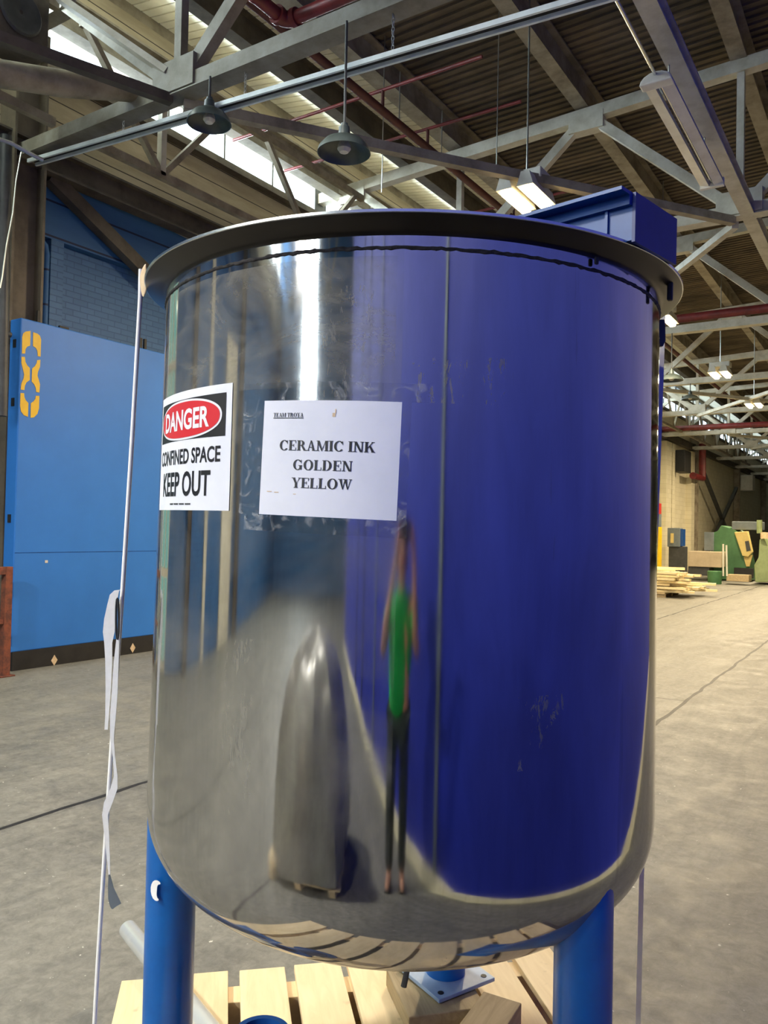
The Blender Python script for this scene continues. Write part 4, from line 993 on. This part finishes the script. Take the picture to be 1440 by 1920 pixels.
for y in (-0.5, -0.17, 0.17, 0.5): MB().box((0, y, 0.125), (1.2, 0.15, 0.022)).build('deck_board', PINE, wp)
for x in (-0.5, 0, 0.5): MB().box((x, 0, 0.057), (0.09, 1.2, 0.114)).build('stringer', PINE, wp)

# person holding the phone
def keep(k): return k[1:] in ('wri', 'palm', 'ta', 'tb', 'tc') or (len(k) > 3 and k[1] == 'f' and k[2].isdigit())
def skin(name, joints, edges, mm, root, level=2):
    """joints: name -> ((x, y, z), radius or (rx, ry)) in the camera's floor frame"""
    ks = list(joints); me = bpy.data.meshes.new(name)
    me.from_pydata([tuple(cw(joints[k][0][0]+(0 if keep(k) else PX), joints[k][0][1], joints[k][0][2]*(1 if keep(k) else ZS))) for k in ks], [(ks.index(a), ks.index(b)) for a, b in edges], []); me.update(); me.materials.append(mm)
    o = bpy.data.objects.new(name, me); COL.objects.link(o); o.parent = root; o.matrix_parent_inverse = Matrix.Translation(-root.location)
    s = o.modifiers.new('skin', 'SKIN'); s.use_smooth_shade = True; s.branch_smoothing = 0.3
    sv = me.skin_vertices[0].data
    for i, k in enumerate(ks):
        r_ = joints[k][1]; sv[i].radius = r_ if isinstance(r_, tuple) else (r_, r_); sv[i].use_root = (i == 0)
    sub = o.modifiers.new('sub', 'SUBSURF'); sub.levels = level; sub.render_levels = level
    return o
by = -0.42; PX = -0.05; ZS = 0.935
per = empty('person', 'person in a green shirt and dark trousers holding up a phone', 'person', cw(0, by, 0))
J = {'pelvis': ((0, by, 0.93), (0.13, 0.10)), 'waist': ((0, by, 1.08), (0.125, 0.095)), 'chest': ((0, by, 1.28), (0.15, 0.105)), 'neck0': ((0, by, 1.42), 0.06), 'neck': ((0, by+0.01, 1.475), 0.052), 'jaw': ((0, by+0.035, 1.535), (0.06, 0.066)), 'head': ((0, by+0.03, 1.61), (0.074, 0.09)), 'crown': ((0, by+0.02, 1.68), (0.05, 0.062)), 'nose0': ((0, by+0.11, 1.595), 0.016), 'nose': ((0, by+0.135, 1.58), 0.010)}
E_ = [('pelvis', 'waist'), ('waist', 'chest'), ('chest', 'neck0'), ('neck0', 'neck'), ('neck', 'jaw'), ('jaw', 'head'), ('head', 'crown'), ('head', 'nose0'), ('nose0', 'nose')]
for s, w in ((-1, 'l'), (1, 'r')):
    J.update({w+'hip': ((s*0.09, by, 0.88), 0.085), w+'knee': ((s*0.10, by+0.02, 0.50), 0.055), w+'calf': ((s*0.10, by-0.005, 0.36), 0.052), w+'ankle': ((s*0.10, by-0.01, 0.09), 0.036), w+'toe': ((s*0.115, by+0.14, 0.04), 0.032),
              w+'sh': ((s*0.17, by, 1.37), 0.055), w+'elb': ((s*0.25, by+0.13, 1.15), 0.040), w+'fore': ((s*0.20, by+0.22, 1.30), 0.036), w+'wri': ((s*0.12, by+0.30, 1.48), 0.024), w+'palm': ((s*0.100, by+0.335, 1.535), (0.032, 0.018))})
    E_ += [('pelvis', w+'hip'), (w+'hip', w+'knee'), (w+'knee', w+'calf'), (w+'calf', w+'ankle'), (w+'ankle', w+'toe'), ('chest', w+'sh'), (w+'sh', w+'elb'), (w+'elb', w+'fore'), (w+'fore', w+'wri'), (w+'wri', w+'palm')]
    for q, (zz, ln) in enumerate(((1.598, 0.036), (1.580, 0.042), (1.562, 0.040), (1.544, 0.032))):
        a_, b_, c_ = w+'f%da' % q, w+'f%db' % q, w+'f%dc' % q
        J.update({a_: ((s*0.100, by+0.352, zz-0.008), 0.0085), b_: ((s*0.092, by+0.372, zz), 0.008), c_: ((s*(0.088-ln), by+0.374, zz+0.003), 0.0065)})
        E_ += [(w+'palm', a_), (a_, b_), (b_, c_)]
    J.update({w+'ta': ((s*0.086, by+0.325, 1.565), 0.010), w+'tb': ((s*0.068, by+0.338, 1.60), 0.009), w+'tc': ((s*0.054, by+0.345, 1.625), 0.007)})
    E_ += [(w+'palm', w+'ta'), (w+'ta', w+'tb'), (w+'tb', w+'tc')]
skin('body', J, E_, SKIN, per)
SJ = {'w0': ((0, by, 0.77), (0.185, 0.135)), 'w1': ((0, by, 1.06), (0.178, 0.13)), 'w2': ((0, by, 1.28), (0.188, 0.13)), 'w3': ((0, by, 1.40), (0.085, 0.075)), 'w4': ((0, by, 1.445), (0.068, 0.066))}
SE = [('w0', 'w1'), ('w1', 'w2'), ('w2', 'w3'), ('w3', 'w4')]
for s, w in ((-1, 'l'), (1, 'r')):
    SJ.update({w+'s': ((s*0.175, by, 1.365), 0.072), w+'e': ((s*0.225, by+0.075, 1.225), 0.06)}); SE += [('w2', w+'s'), (w+'s', w+'e')]
skin('shirt', SJ, SE, SHIRT, per)
TJ = {'p': ((0, by, 0.90), (0.15, 0.115))}; TE = []
for s, w in ((-1, 'l'), (1, 'r')):
    TJ.update({w+'h': ((s*0.09, by, 0.82), 0.096), w+'k': ((s*0.10, by+0.02, 0.50), 0.07), w+'c': ((s*0.10, by, 0.3), 0.064), w+'a': ((s*0.10, by-0.005, 0.10), 0.058)}); TE += [('p', w+'h'), (w+'h', w+'k'), (w+'k', w+'c'), (w+'c', w+'a')]
skin('trousers', TJ, TE, TROUS, per)
skin('hair', {'a': ((0, by-0.01, 1.645), (0.084, 0.095)), 'b': ((0, by-0.015, 1.70), (0.058, 0.07)), 'c': ((0, by-0.055, 1.585), (0.06, 0.05))}, [('c', 'a'), ('a', 'b')], HAIR, per)
for s in (-1, 1):
    skin('shoe', {'a': ((s*0.10, by-0.05, 0.045), (0.045, 0.045)), 'b': ((s*0.105, by+0.05, 0.042), (0.046, 0.042)), 'c': ((s*0.115, by+0.16, 0.032), (0.042, 0.032))}, [('a', 'b'), ('b', 'c')], BLACK, per)
    skin('ear', {'a': ((s*0.078, by+0.02, 1.62), (0.012, 0.018)), 'b': ((s*0.08, by+0.022, 1.585), (0.010, 0.014))}, [('a', 'b')], SKIN, per)
    p = cw(PX+s*0.030, by+0.112, 1.617*ZS); part(MB().lathe([(0, 0.008), (0.009, 0.004), (0.012, 0), (0.009, -0.004), (0, -0.008)], 10, p), 'eye', BLACK, per, smooth=True)
part(MB().box(cw(PX, by+0.106, 1.548*ZS), (0.046, 0.012, 0.009), Matrix.Rotation(YAW, 3, 'Z')), 'mouth', REDI, per, bevel=0.003)
ph = tag(MB().box((0, 0, 0), (0.152, 0.0085, 0.073), None).build('phone', BLACK, bevel=0.003), 'black phone held up by the person in green', 'phone')
ph.location = cw(0, -0.036, 1.583); ph.rotation_euler = (0, 0, YAW)
